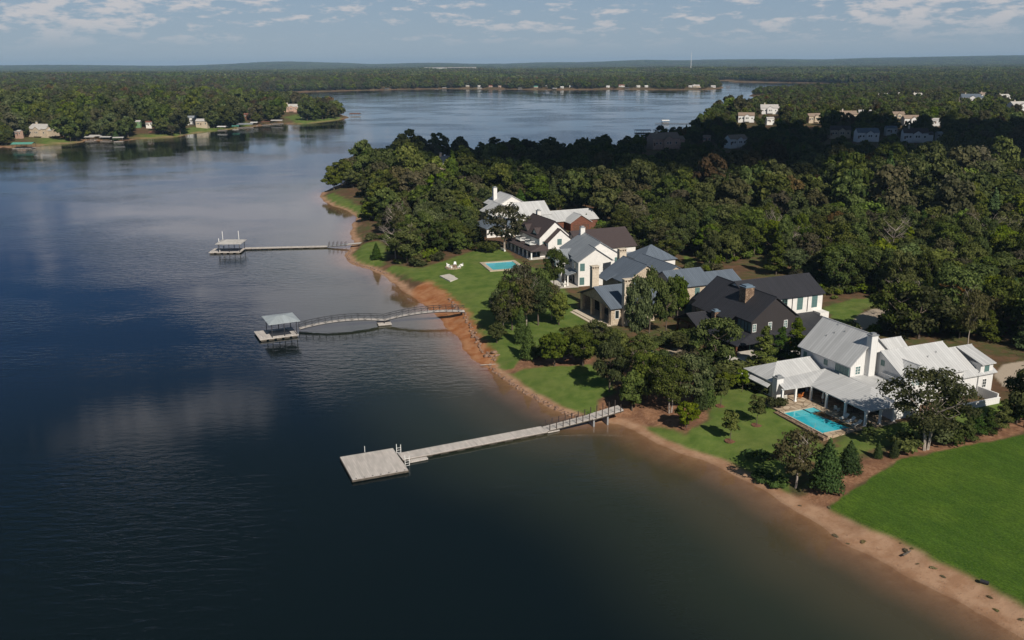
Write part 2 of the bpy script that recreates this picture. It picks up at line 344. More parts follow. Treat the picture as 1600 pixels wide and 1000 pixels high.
# ------------------------------------------------------------------ ground zones (drawn as polygons on the ground)
def GP(lst, z=2.7): return [P(x, y, z) for x, y in lst]
LAWNS = [
 GP([(500, 300), (520, 312), (548, 323), (580, 338), (586, 318), (560, 316), (540, 306), (522, 297)]),
 GP([(548, 402), (556, 388), (566, 380), (592, 377), (604, 386), (608, 402), (600, 411), (570, 411)], 1.5),
 GP([(600, 412), (615, 408), (660, 414), (700, 406), (750, 392), (775, 388), (796, 396), (812, 410), (835, 420), (862, 432), (900, 470), (905, 495), (925, 512), (915, 528), (880, 525), (850, 540), (822, 548), (800, 560), (772, 560), (764, 540), (745, 515), (733, 492), (700, 462), (668, 438), (630, 420)]),
 GP([(770, 568), (800, 571), (840, 570), (880, 570), (920, 572), (950, 596), (962, 612), (935, 620), (928, 636), (905, 640), (872, 630), (845, 614), (815, 596), (785, 582)], 2.),
 GP([(988, 656), (1002, 650), (1030, 655), (1070, 668), (1105, 652), (1110, 628), (1120, 610), (1150, 598), (1185, 618), (1215, 650), (1290, 700), (1330, 700), (1335, 715), (1305, 722), (1260, 715), (1225, 735), (1232, 775), (1205, 770), (1165, 748), (1130, 728), (1080, 702), (1030, 684)], 2.2),
 GP([(1300, 690), (1385, 668), (1560, 628), (1580, 632), (1575, 650), (1510, 670), (1420, 690), (1390, 698), (1340, 706)]),
 GP([(1283, 783), (1308, 768), (1340, 748), (1400, 722), (1480, 705), (1560, 690), (1640, 668), (2000, 590), (2400, 900), (2000, 1180), (1700, 1010), (1600, 955), (1497, 902), (1446, 877), (1396, 852), (1334, 818)]),
 GP([(1286, 482), (1330, 469), (1372, 466), (1392, 474), (1352, 484), (1338, 500), (1320, 510), (1302, 500)]),
 GP([(1068, 400), (1085, 405), (1090, 418), (1070, 412)]),
 GP([(1495, 255), (1600, 245), (1700, 262), (1560, 268)]),
 GP([(1090, 193), (1120, 193), (1130, 199), (1108, 201)]),
 GP([(450, 187), (475, 181), (540, 184), (530, 188), (470, 193)], 1.), GP([(60, 224), (85, 216), (130, 221), (75, 226)], 1.),
 GP([(215, 216), (290, 204), (380, 192), (400, 196), (345, 203), (280, 213)], 1.),
]
LAWN2 = [6]   # the deep green mown field
MULCH = [
 GP([(1235, 775), (1230, 760), (1255, 752), (1300, 735), (1325, 722), (1400, 700), (1500, 686), (1560, 668), (1640, 640), (1640, 668), (1560, 690), (1480, 705), (1400, 722), (1340, 748), (1308, 768), (1283, 783), (1262, 783)]),
 GP([(935, 640), (930, 622), (962, 612), (1000, 600), (1050, 610), (1105, 625), (1105, 652), (1070, 668), (1030, 655), (1002, 650), (985, 650), (965, 645)], 2.2),
 GP([(780, 568), (800, 555), (850, 548), (910, 548), (925, 560), (920, 572), (840, 570)], 2.5),
 GP([(1100, 588), (1130, 585), (1150, 598), (1120, 610)]),
 GP([(775, 520), (800, 510), (850, 515), (840, 530), (800, 535)]),
]
DRIVE = [
 GP([(1330, 510), (1338, 496), (1360, 486), (1400, 478), (1420, 490), (1410, 500), (1370, 508), (1345, 520)]),
 GP([(1552, 588), (1566, 572), (1620, 562), (1680, 590), (1610, 606), (1565, 606)]),
 GP([(1120, 560), (1165, 556), (1180, 566), (1140, 578)]),
 GP([(1030, 552), (1060, 545), (1090, 556), (1075, 565), (1045, 566)]),
]
CLAY = [GP([(640, 455), (668, 440), (700, 462), (733, 492), (745, 515), (764, 540), (775, 562), (768, 585), (735, 570), (700, 520), (660, 480)], .8)]
FIELD = [GP([(1320, 300), (1345, 287), (1365, 285), (1375, 300)]), GP([(1480, 262), (1500, 250), (1640, 246), (1640, 275), (1560, 275)]), GP([(1440, 250), (1470, 243), (1490, 246), (1460, 256)])]
# ------------------------------------------------------------------ ground mesh: one sheet, finer near the camera
ts = np.concatenate([np.linspace(-1.7, -.36, 60, endpoint=False), np.linspace(-.36, -.02, 75, endpoint=False), np.linspace(-.02, .62, 300, endpoint=False), np.linspace(.62, 1.7, 50)])
ys = [30.]
while ys[-1] < 20000:
    y = ys[-1]; ys.append(y*(1.012 if y < 80 else 1.0042 if y < 320 else 1.008 if y < 1200 else 1.014 if y < 6000 else 1.03))
ys = np.array(ys)
TX, TY = np.meshgrid(ts, ys); GX = TX*(TY+25); GY = TY+0*TX
SDm = poly_sd(GX, GY, LAND); GZ = height(GX, GY, SDm)
near = GY < 1600
def zone(polys, soft=.5, nz=.9):
    out = np.zeros(GX.shape)
    nn = (vnoise(GX[near], GY[near], 2.2, 3)-.5)*nz*2
    x = GX[near]; y = GY[near]; acc_ = np.zeros(x.shape)
    for p in polys:
        p = np.array(p); m = (x > p[:, 0].min()-3) & (x < p[:, 0].max()+3) & (y > p[:, 1].min()-3) & (y < p[:, 1].max()+3)
        if m.any():
            s_ = poly_sd(x[m], y[m], p)+nn[m]; acc_[m] = np.maximum(acc_[m], sst(s_, -soft, soft))
    out[near] = acc_; return out
zl = zone([p for i, p in enumerate(LAWNS) if i not in LAWN2]); zl2 = zone([LAWNS[i] for i in LAWN2], .25, .8); zm = zone(MULCH); zd = zone(DRIVE, .3, .3); zc = zone(CLAY, 1., 1.5); zf = zone(FIELD, 2., 2.)
sandw = 4.4-2.4*sst(GY, 106, 120)+(vnoise(GX, GY, 7, 8)-.5)*1.8
sandw = np.where((GY > 175) & (GY < 330) & (GX < 20), 2.5, sandw)
zs = (1-sst(SDm, sandw-.7, sandw+.5))*(1-.6*sst(GY, 500, 1200))
nr, nc = GX.shape
idx = np.arange(nr*nc).reshape(nr, nc)
Q = np.stack([idx[:-1, :-1], idx[:-1, 1:], idx[1:, 1:], idx[1:, :-1]], -1).reshape(-1, 4)
fav = lambda A: (A.ravel()[Q]).mean(1)
def terrain_mat():
    m = bpy.data.materials.new('ground'); m.use_nodes = True; t = NT(m.node_tree); p = t.n['Principled BSDF']; p.inputs['Roughness'].default_value = .95; p.inputs['Specular IOR Level'].default_value = .1
    g = t.node('ShaderNodeNewGeometry').outputs['Position']
    a = t.noise(g, .35, 5., .6); b = t.noise(g, .06, 4., .6); c = t.noise(g, 1.8, 4., .7)
    base = t.mix(t.smooth(b, .38, .62), (.10, .060, .035), (.075, .085, .03)); base = t.mix(t.smooth(a, .4, .7), base, (.15, .085, .05))
    lawn = t.mix(t.smooth(a, .3, .7), (.072, .122, .022), (.135, .178, .042)); lawn = t.mix(t.smooth(b, .45, .75, 0., .5), lawn, (.16, .16, .055)); lawn = t.mix(t.smooth(c, .5, .9, 0., .4), lawn, (.05, .085, .015))
    gx, gy, _ = t.sep(g)
    s1 = t.math('ADD', t.math('MULTIPLY', gx, .86), t.math('MULTIPLY', gy, .50)); s2 = t.math('SUBTRACT', t.math('MULTIPLY', gy, .86), t.math('MULTIPLY', gx, .50))
    st = t.noise(t.vec(t.math('MULTIPLY', s1, .9), t.math('MULTIPLY', s2, .12), 0.), 1., 4., .65); st2 = t.noise(g, .09, 3., .6)
    st3 = t.noise(t.vec(t.math('MULTIPLY', s1, 3.2), t.math('MULTIPLY', s2, .7), 0.), 1., 4., .7)
    field = t.mix(t.smooth(st, .33, .67), (.034, .082, .008), (.062, .125, .013)); field = t.mix(t.smooth(st2, .42, .68, 0., .85), field, (.090, .150, .016)); field = t.mix(t.smooth(st3, .40, .62, 0., .75), field, (.030, .066, .008))
    fine = t.noise(t.vec(t.math('MULTIPLY', s1, 7.), t.math('MULTIPLY', s2, 3.), 0.), 1., 3., .7)
    field = t.mix(t.smooth(c, .5, .8, 0., .5), field, (.040, .085, .008)); field = t.mix(t.smooth(fine, .45, .7, 0., .6), field, (.115, .165, .030)); field = t.mix(t.smooth(fine, .5, .3, 0., .5), field, (.020, .045, .005))
    lawn = t.mix(t.smooth(fine, .5, .3, 0., .35), lawn, (.035, .06, .012))
    mul = t.mix(t.smooth(c, .35, .7), (.20, .10, .055), (.33, .185, .11)); mul = t.mix(t.smooth(a, .4, .65, 0., .7), mul, (.13, .065, .04))
    sand = t.mix(t.smooth(a, .35, .65), (.30, .17, .10), (.40, .25, .16)); sand = t.mix(t.smooth(c, .52, .75, 0., .55), sand, (.20, .11, .065))
    clay = t.mix(t.smooth(a, .35, .65), (.28, .105, .04), (.38, .19, .095)); clay = t.mix(t.smooth(c, .5, .72, 0., .5), clay, (.22, .08, .03))
    drv = t.mix(c, (.36, .29, .22), (.46, .38, .30)); fld = t.mix(a, (.12, .08, .045), (.17, .12, .06))
    col = base
    for nm, cc_ in (('field', fld), ('mulch', mul), ('lawn', lawn), ('mown', field), ('drive', drv), ('sand', sand), ('clay', clay)):
        col = t.mix(t.attr(nm), col, cc_)
    wet = t.smooth(t.sep(g)[2], .0, .12, .80, 1.); col = t.mix(1., col, t.vec(wet, wet, wet), 'MULTIPLY')
    t.put(p.inputs['Base Color'], col); t.put(p.inputs['Normal'], t.bump(t.math('ADD', c, t.noise(g, 6., 3., .7)), .5, .12))
    return m
M['ground'] = terrain_mat()
AT = dict(lawn=zl, mown=zl2, mulch=zm, drive=zd, clay=zc*(SDm > -8), field=zf, sand=zs)
fz = np.zeros(len(Q), int)          # 0 forest floor ground, 1 lake bed, 2 beach, 3 lawn, 4 mown field, 5 planting bed, 6 driveway
fs = fav(SDm)
fz[fav(zm) > .5] = 5; fz[fav(zl) > .5] = 3; fz[fav(zl2) > .5] = 4; fz[fav(zd) > .5] = 6; fz[(fav(zs) > .5)] = 2; fz[fs < 0] = 1
V = np.stack([GX, GY, GZ], -1).reshape(-1, 3)
for k, nm in enumerate(['ground', 'lake_bed', 'beach', 'lawn', 'mown_field', 'planting_bed', 'driveway']):
    q_ = Q[fz == k]
    u, inv = np.unique(q_, return_inverse=True)
    me = np_mesh(nm, V[u], inv.reshape(-1, 4), [M['ground']], {a: ('POINT', arr.ravel()[u]) for a, arr in AT.items()}, smooth=True)
    tag(add(nm, me), kind='structure')
# ------------------------------------------------------------------ lake
def water_mat():
    m = bpy.data.materials.new('lake_water'); m.use_nodes = True; t = NT(m.node_tree); t.n.clear()
    g = t.node('ShaderNodeNewGeometry').outputs['Position']; d = t.attr('depth')
    gx, gy, _ = t.sep(g)
    w1 = t.noise(t.vec(t.math('MULTIPLY', gx, .30), t.math('MULTIPLY', gy, .75), 0.), 1., 3., .6, .4)
    w2 = t.noise(t.vec(t.math('MULTIPLY', gx, 1.1), t.math('MULTIPLY', gy, 2.2), 4.), 1., 3., .6)
    w3 = t.noise(t.vec(t.math('MULTIPLY', gx, .045), t.math('MULTIPLY', gy, .07), 7.), 1., 2., .5)
    patch = t.noise(t.vec(t.math('MULTIPLY', gx, .010), t.math('MULTIPLY', gy, .012), 2.), 1., 3., .55)
    amp = t.smooth(patch, .40, .66, .10, 1.4); amp = t.math('MULTIPLY', amp, t.smooth(d, .1, 2.5, .25, 1.))
    h = t.math('MULTIPLY', t.math('ADD', t.math('MULTIPLY', w1, .085), t.math('ADD', t.math('MULTIPLY', w2, .010), t.math('MULTIPLY', w3, .05))), amp)
    nb = t.bump(h, 1., 1.)
    fr = t.node('ShaderNodeFresnel'); fr.inputs[0].default_value = 1.33; t.put(fr.inputs[1], nb)
    gl = t.node('ShaderNodeBsdfGlossy'); gl.inputs['Roughness'].default_value = .05; t.put(gl.inputs['Normal'], nb); gl.inputs[0].default_value = (.93, .96, 1., 1)
    df = t.node('ShaderNodeBsdfDiffuse')
    c = t.mix(t.smooth(d, .0, .9), (.20, .125, .075), (.062, .056, .034)); c = t.mix(t.smooth(d, .7, 2.6), c, (.024, .030, .020)); c = t.mix(t.smooth(d, 2.0, 5.5), c, (.0035, .0075, .0085))
    t.put(df.inputs[0], c)
    tr = t.node('ShaderNodeBsdfTransparent'); tr.inputs[0].default_value = (.90, .86, .80, 1)
    op = t.math('SUBTRACT', 1., t.math('EXPONENT', t.math('MULTIPLY', d, -2.3)))
    m1 = t.node('ShaderNodeMixShader'); t.put(m1.inputs[0], op); t.l.new(tr.outputs[0], m1.inputs[1]); t.l.new(df.outputs[0], m1.inputs[2])
    m2 = t.node('ShaderNodeMixShader'); t.put(m2.inputs[0], t.math('MULTIPLY', fr.outputs[0], t.math('SUBTRACT', 1., t.node('ShaderNodeNewGeometry').outputs['Backfacing']))); t.l.new(m1.outputs[0], m2.inputs[1]); t.l.new(gl.outputs[0], m2.inputs[2])
    t.l.new(m2.outputs[0], t.node('ShaderNodeOutputMaterial').inputs[0]); return m
M['lake'] = water_mat()
wq = Q[(SDm.ravel()[Q].min(1) < 2.)]
u, inv = np.unique(wq, return_inverse=True); Vw = V[u].copy(); Vw[:, 2] = 0
me = np_mesh('lake', Vw, inv.reshape(-1, 4), [M['lake']], {'depth': ('POINT', np.clip(-GZ.ravel()[u], 0, 8))}, smooth=True)
tag(add('lake', me), kind='structure')
#%%PART2
# ------------------------------------------------------------------ trees
LEAF_TONE = 'tone'
def crown_arrays(seed, n, lobes, leaf, flat=.75, drop=0.):
    """lobes: (x,y,z,rx,ry,rz). Leaf sprays scattered through and over the lobes; returns quads"""
    r = np.random.default_rng(seed); lobes = np.array(lobes, float)
    wgt = (lobes[:, 3]*lobes[:, 5]); wgt = wgt/wgt.sum(); li = r.choice(len(lobes), n, p=wgt); L = lobes[li]
    d = r.normal(size=(n, 3)); d /= np.linalg.norm(d, axis=1)[:, None]
    d[:, 2] = np.where(d[:, 2] < -.35, -d[:, 2]*.6, d[:, 2])
    rad = 1-np.abs(r.normal(0, .17, n)); rad = np.clip(rad*r.choice([1., 1., 1.18], n), .25, 1.3)
    # uneven outline: radius modulated by direction
    ph = r.uniform(0, 6.28, (len(lobes), 3))[li]
    rad = rad*(1+.16*np.sin(3*np.arctan2(d[:, 1], d[:, 0])+ph[:, 0])*np.cos(2.5*d[:, 2]*2+ph[:, 1])+.10*np.sin(7*d[:, 0]+ph[:, 2])*np.sin(6*d[:, 1]+ph[:, 1]))
    c = L[:, :3]+d*rad[:, None]*L[:, 3:6]
    nrm = d+r.normal(0, .55, (n, 3)); nrm[:, 2] += .35; nrm /= np.linalg.norm(nrm, axis=1)[:, None]
    a = np.cross(nrm, r.normal(size=(n, 3))); a /= np.linalg.norm(a, axis=1)[:, None]; b = np.cross(nrm, a)
    s = leaf*r.uniform(.55, 1.3, n)[:, None]
    q = np.stack([c-a*s*.5-b*s*.35, c+a*s*.5-b*s*.3, c+a*s*.45+b*s*.4, c-a*s*.4+b*s*.45], 1)
    q += r.normal(0, .08, q.shape)*leaf
    lob_t = r.uniform(0, 1, len(lobes))[li]
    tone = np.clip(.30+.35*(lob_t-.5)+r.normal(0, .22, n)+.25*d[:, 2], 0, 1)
    return q.reshape(-1, 3), tone
def crown_mesh(name, seed, n, lobes, leaf, m):
    v, tone = crown_arrays(seed, n, lobes, leaf)
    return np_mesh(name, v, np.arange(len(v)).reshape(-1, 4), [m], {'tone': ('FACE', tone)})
def trunk_mb(h, r0, limbs, seed, n=6, lean=.3, twigs=0, forks=1):
    r = random.Random(seed); mb = MB()
    for fk in range(forks):
        ox = 0 if forks == 1 else (fk-.5)*r0*2.2
        p = Vector((ox, 0, -.5)); pts = [p]
        for k in range(1, 5): pts.append(Vector((ox+(fk-.5)*(forks-1)*k*.35+r.uniform(-lean, lean)*k/3, r.uniform(-lean, lean)*k/3, h*k/4)))
        for k in range(4): mb.bar(pts[k], pts[k+1], r0*(1-.2*k), r0*(1-.2*(k+1)), n)
        for j in range(limbs):
            k = r.choice([2, 2, 3, 3, 4]); a = r.uniform(0, 6.28); L_ = h*r.uniform(.3, .6); b = pts[k]
            m1 = b+Vector((math.cos(a)*L_*.5, math.sin(a)*L_*.5, L_*.30)); e = m1+Vector((math.cos(a+r.uniform(-.5, .5))*L_*.5, math.sin(a)*L_*.5, L_*.45))
            mb.bar(b, m1, r0*.38, r0*.25, 4); mb.bar(m1, e, r0*.25, r0*.08, 4)
            for q in range(twigs):
                a2 = r.uniform(0, 6.28); f = r.uniform(.2, 1); s_ = m1.lerp(e, f); l2 = L_*r.uniform(.2, .45)
                e2 = s_+Vector((math.cos(a2)*l2, math.sin(a2)*l2, l2*r.uniform(.1, .9))); mb.bar(s_, e2, r0*.12, r0*.04, 3)
                for _ in range(2):
                    a3 = r.uniform(0, 6.28); l3 = l2*.5; mb.bar(s_.lerp(e2, r.uniform(.4, .9)), e2+Vector((math.cos(a3)*l3, math.sin(a3)*l3, l3*.6)), r0*.06, r0*.03, 3)
    return mb
def oak_lobes(seed, R_=4.6, zc=6.6, k=13, flat=.55):
    r = random.Random(seed); out = []; k = int(k*1.7); zc -= 1.1; ax = r.uniform(.85, 1.15)
    for i in range(k):
        a = i*2.4+r.uniform(-.5, .5); f = 1-2*(i+.5)/k; rr = R_*.70*math.sqrt(max(0, 1-f*f))*r.uniform(.65, 1.12); s_ = R_*r.uniform(.19, .36)
        out.append((math.cos(a)*rr*ax, math.sin(a)*rr/ax, zc+f*R_*.62+r.uniform(-.3, .3), s_, s_, s_*r.uniform(.6, .85)))
    return out
def cone_lobes(h, rb, k=9):
    out = []
    for i in range(k):
        f = i/(k-1); out.append((0, 0, h*(.10+.82*f), max(.3, rb*(1-f)**.62*(1.0 if f > .08 else .85)), max(.3, rb*(1-f)**.62), h/k*.95))
    return out
PROTO = {}
def proto(kind, name, label, cat, crown, trunk=None, bark='bark'):
    root = bpy.data.objects.new(name, None); root.empty_display_size = .1; root['label'] = label; root['category'] = cat
    kids = []
    if crown is not None:
        c = bpy.data.objects.new('crown', crown); c.parent = root; kids.append(c)
    if trunk is not None:
        o = trunk.build('trunk', M[bark], root); COL.objects.unlink(o); kids.append(o)
    PROTO.setdefault(kind, []).append((root, kids, name, cat))
for i in range(6):
    proto('oak', 'oak_tree', '', 'tree', crown_mesh('oak_crown', 10+i, 4800, oak_lobes(10+i, 4.4+.3*(i % 3), 6.4, 9+i), .36, M['oakleaf']), trunk_mb(5.6, .24, 7, i))
for i in range(3):
    proto('olive', 'oak_tree', '', 'tree', crown_mesh('thin_crown', 30+i, 2300, oak_lobes(30+i, 4.4, 6.6, 15), .36, M['oliveleaf']), trunk_mb(6., .22, 10, 30+i, twigs=4), 'barepale')
for i in range(3):
    proto('bright', 'broadleaf_tree', '', 'tree', crown_mesh('bright_crown', 40+i, 4200, oak_lobes(40+i, 3.9, 5.8, 13), .44, M['brightleaf']), trunk_mb(5., .2, 6, 40+i))
for i in range(2):
    proto('rust', 'broadleaf_tree', '', 'tree', crown_mesh('rust_crown', 50+i, 3800, oak_lobes(50+i, 3.8, 5.8, 13), .42, M['rustleaf']), trunk_mb(5., .2, 6, 50+i))
for i in range(3):
    proto('cedar', 'cedar_tree', '', 'tree', crown_mesh('cedar_crown', 60+i, 5200, cone_lobes(9., 2.7, 9), .30, M['cedarleaf']), trunk_mb(4.5, .2, 0, 60+i, lean=.05))
for i in range(3):
    proto('conifer', 'young_conifer', '', 'tree', crown_mesh('conifer_crown', 70+i, 3400, [(math.cos(j*2.4)*1.3*(1-j/14), math.sin(j*2.4)*1.3*(1-j/14), 1.2+j*.56, 1.15*(1-j/15)+.25, 1.15*(1-j/15)+.25, .62) for j in range(13)], .30, M['brightleaf' if i == 0 else 'cedarleaf']), trunk_mb(5.5, .13, 5, 70+i, lean=.1))
for i in range(3):
    proto('shrub', 'shrub', '', 'shrub', crown_mesh('shrub_crown', 80+i, 1300, [(math.cos(j)*.55, math.sin(j*1.7)*.55, .65+.2*math.sin(j*2), .65, .65, .55) for j in range(5)], .20, M['oakleaf' if i else 'brightleaf']), None)
proto('mound', 'shrub', '', 'shrub', crown_mesh('mound_crown', 90, 1500, [(math.cos(j*1.3)*1.5, math.sin(j*1.3)*1.0, .35, .8, .7, .4) for j in range(6)], .26, M['cedarleaf']), None)
for i in range(3):
    proto('sapling', 'young_tree', '', 'tree', crown_mesh('sapling_crown', 95+i, 1500, [(math.cos(j*2.1)*.7, math.sin(j*2.1)*.7, 2.1+j*.33, .75-.03*j, .75-.03*j, .5) for j in range(8)], .26, M['brightleaf' if i < 2 else 'oakleaf']), trunk_mb(3.4, .07, 4, 95+i, lean=.1))
for i in range(3):
    proto('bare', 'bare_tree', '', 'tree', None, trunk_mb(6.5, .2, 13, 100+i, twigs=7), 'barepale')
proto('deadpole', 'dead_tree', '', 'tree', None, trunk_mb(9.5, .38, 3, 120, twigs=0, lean=.2), 'barepale')
for i in range(2):
    proto('twin', 'oak_tree', '', 'tree', crown_mesh('twin_crown', 130+i, 8000, oak_lobes(130+i, 5.0, 6.9, 12), .23, M['oakleaf']), trunk_mb(6.2, .2, 8, 130+i, forks=2, lean=.25, twigs=3), 'barepale')
PCOUNT = {}
def plant(kind, x, y, s=1., sz=None, label=None, group=None, variant=None, z=None, rot=None):
    lst = PROTO[kind]; k = PCOUNT.get(kind, 0); PCOUNT[kind] = k+1
    root, kids, name, cat = lst[(k if variant is None else variant) % len(lst)]
    r = root.copy(); COL.objects.link(r); r.location = (x, y, gz(x, y)-.05 if z is None else z); r.scale = (s, s, sz or s)
    r.rotation_euler = (0, 0, random.uniform(0, 6.28) if rot is None else rot)
    r['label'] = label; 
    if group: r['group'] = group
    for c in kids:
        d = c.copy(); COL.objects.link(d); d.parent = r
    return r
PH = {'oak': 9.0, 'olive': 9.2, 'bright': 8., 'rust': 8., 'cedar': 9., 'conifer': 8.3, 'shrub': 1.4, 'mound': 1.0, 'sapling': 5., 'bare': 10.5, 'deadpole': 10., 'twin': 9.8}
def tree_at(kind, px, py, hpx, label, wide=1., group=None, variant=None, ring=False):
    """plant with the foot seen at (px,py); hpx is its apparent height in photo pixels"""
    x, y, z = G(px, py); dist = math.hypot(x, y, CH-z); hm = hpx/FPX*dist/math.cos(math.atan2(CH-z, y))
    sz = hm/PH[kind]; r = plant(kind, x, y, sz*wide, sz, label, group, variant, z-.03)
    if ring:
        o = MB(); o.prism([(math.cos(a)*.9, math.sin(a)*.9) for a in [k*math.pi/6 for k in range(12)]], -.1, .05)
        o = o.build('mulch_ring', M['mulchring']); o.location = (x, y, z); tag(o, None, None, None, 'structure')
    return r
# --- trees standing apart, each placed where the photograph shows it
tree_at('olive', 1239, 764, 84, 'thin brownish tree leaning at the water side of the cedars, right of the lawn', .85, variant=1)
tree_at('cedar', 1286, 766, 72, 'large dense teardrop cedar on the bare red soil corner', 1.02)
tree_at('cedar', 1322, 738, 44, 'smaller round cedar just behind the large teardrop cedar', 1.25)
tree_at('twin', 1443, 703, 108, 'big spreading oak with two pale trunks in front of the white house', 1.08, variant=0)
tree_at('cedar', 1368, 716, 23, 'small clipped cedar cone in the mulch bed, nearer the pool', .9)
tree_at('cedar', 1393, 715, 25, 'small clipped cedar cone in the mulch bed, nearer the big oak', .9)
tree_at('shrub', 1413, 703, 20, 'rounded green shrub beside the twin trunked oak', 1.3, variant=1)
tree_at('shrub', 1462, 690, 20, 'low dark shrub behind the twin trunked oak', 1.5, variant=2)
tree_at('shrub', 1486, 690, 22, 'reddish green shrub at the foot of the garden wall', 1.2, variant=2)
tree_at('shrub', 1210, 636, 15, 'round clipped shrub at the corner of the white house porch', 1.2, variant=1)
for i, (px, py, h, wd, kd) in enumerate([(1138, 689, 44, 1., 'sapling'), (1180, 664, 44, 1., 'sapling'), (1124, 634, 44, 1., 'sapling'), (1352, 692, 27, 1.1, 'sapling'), (1158, 612, 34, 1.1, 'sapling')]):
    tree_at(kd, px, py, h, ['sapling on the lawn with a mulch ring, nearest the lake', 'sapling on the lawn left of the pool steps', 'slender sapling on the lawn beside the woodland edge', 'young tree at the near corner of the pool patio', 'young tree left of the white house side porch'][i], wd, ring=i < 3)
tree_at('mound', 1188, 748, 9, 'low dark spreading juniper at the lawn edge above the beach', 1.0)
tree_at('mound', 1212, 757, 9, 'lower dark juniper nearest the beach', .9)
tree_at('mound', 1180, 716, 10, 'dark low bush on mulch in the lawn', .9)
tree_at('bright', 1070, 669, 40, 'round light green young tree at the lawn corner by the mulch bed', .95, ring=True)
for i, (px, py, h, wd) in enumerate([(1475, 676, 62, .8), (1508, 690, 34, 1.), (1520, 682, 38, 1.), (1540, 678, 34, .9), (1562, 671, 40, 1.), (1586, 662, 50, 1.)]):
    tree_at('sapling' if i == 0 else 'conifer', px, py, h, ['tall thin sapling in front of the garden wall', 'first of the row of young trees, nearest the garden wall', 'second of the row of young trees right of the garden wall', 'third of the row of young trees right of the garden wall', 'fourth of the row of young trees beside the mown field', 'last of the row of young trees, near the picture edge'][i], wd*1.25)
tree_at('oak', 1598, 668, 84, 'full green oak at the right end of the mulch bed', .75)
tree_at('bright', 985, 646, 58, 'yellow green tree at the shore end of the near pier', .85)
tree_at('oak', 950, 612, 84, 'dark green tree standing over the small lakeside lawn', .62, variant=2)
for i, (px, py, h, wd, kd) in enumerate([(1010, 624, 72, .8, 'oak'), (1045, 645, 88, .8, 'twin'), (1078, 640, 84, .8, 'oak'), (1092, 642, 62, .62, 'cedar'), (1103, 636, 58, .62, 'cedar'), (1000, 592, 46, .9, 'olive'), (1030, 600, 52, .85, 'oak'), (1062, 606, 54, .85, 'olive')]):
    tree_at(kd, px, py, h, ['oak over the mulch bed by the pier, left of the pale trunks', 'tall oak with a pale forked trunk over the mulch bed', 'large oak on the right of the mulch bed grove', 'column shaped cedar at the right end of the grove', 'second column cedar beside the open lawn', 'thin olive tree behind the yellow green tree', 'oak hiding the dark house pool', 'grey green tree before the dark house terrace'][i], wd)
tree_at('oak', 1115, 583, 84, 'leafy oak on a single tall trunk in front of the dark house', .88, variant=1)
tree_at('conifer', 1192, 572, 58, 'bright conifer in front of the dark house gable, left of a pair', 1.25, variant=0)
tree_at('conifer', 1218, 562, 48, 'shorter conifer between the two tall ones by the dark house', 1.2, variant=2)
tree_at('conifer', 1241, 562, 60, 'bright conifer between the dark and the white house', 1.25, variant=0)
tree_at('shrub', 1150, 600, 20, 'dense round hedge shrub between the dark and white houses', 2.2, variant=1)
tree_at('shrub', 1175, 592, 20, 'dense shrub below the pair of conifers', 2.2, variant=1)
tree_at('shrub', 1135, 590, 22, 'large dark shrub at the dark house porch post', 1.9, variant=2)
for i, (px, py, h, wd, kd) in enumerate([(866, 572, 54, 1.0, 'bright'), (910, 572, 54, .95, 'bright'), (890, 556, 46, 1.1, 'oak'), (824, 562, 56, .75, 'cedar'), (814, 536, 56, .7, 'cedar'), (776, 536, 32, .95, 'bright'), (930, 545, 44, 1.0, 'oak'), (892, 540, 18, 1., 'cedar'), (845, 556, 14, 1.3, 'shrub'), (960, 560, 46, 1., 'bright')]):
    tree_at(kd, px, py, h, ['light green tree left of the boulder fountain', 'light green tree right of the boulder fountain', 'dark bushy oak behind the boulder fountain', 'upright dark cedar at the edge of the mulch bed by the lake', 'second upright cedar under the oak grove', 'small green tree on the lawn beside the clay bank', 'leafy tree in front of the stone house porch steps', 'tiny cone shaped conifer on the lawn', 'low shrub on the lakeside mulch', 'green tree at the stone house corner'][i], wd)
for i, (px, py, h, wd, kd) in enumerate([(786, 521, 66, .72, 'olive'), (800, 516, 76, .7, 'oak'), (822, 512, 80, .7, 'olive'), (841, 508, 74, .72, 'oak'), (862, 500, 56, .7, 'olive'), (873, 508, 52, .7, 'bright'), (812, 490, 80, .72, 'olive'), (780, 500, 50, .7, 'oak'), (845, 482, 60, .7, 'oak')]):
    tree_at(kd, px, py, h, 'oak in the grove between the clay bank and the stone house', wd, 'oaks of the grove on the lakeside lawn')
for px, py, h, wd, kd, lab in [(1000, 566, 44, .9, 'bright', 'light green tree left of the half hidden pool'), (978, 580, 40, 1., 'oak', 'rounded oak between the stone house and the small lawn'), (1040, 588, 34, 1., 'olive', 'grey green small tree at the foot of the half hidden pool'), (1076, 572, 34, 1., 'olive', 'grey green tree on the pale terrace of the charcoal house'), (1060, 548, 30, 1.1, 'bright', 'bushy light tree at the timber pavilion'), (1100, 600, 40, .9, 'oak', 'oak at the lower edge of the pale terrace'), (1132, 612, 30, 1.1, 'bright', 'light green small tree at the lawn top')]: tree_at(kd, px, py, h, lab, wd)
for k, (px, py) in enumerate([(960, 545), (985, 552), (1010, 548), (1030, 540), (1048, 533), (1070, 530), (940, 552), (1020, 566), (1088, 585), (1110, 596), (1060, 592), (1160, 590), (1198, 600), (905, 525), (1190, 612), (1080, 545)]): tree_at('shrub', px, py, 14, 'leafy garden shrub in the beds between the stone and charcoal houses', 1.5, 'garden shrubs between the houses', k)
tree_at('oak', 866, 455, 68, 'dark oak in front of the white gabled house entrance', .6, variant=3)
tree_at('oak', 996, 546, 112, 'tall dark tree at the stone house chimney', .42, variant=4)
tree_at('oak', 1014, 520, 96, 'tall tree covering the stone house gable', .46, variant=2)
tree_at('oak', 1040, 522, 88, 'tall narrow tree before the stone house wing', .5, variant=0)
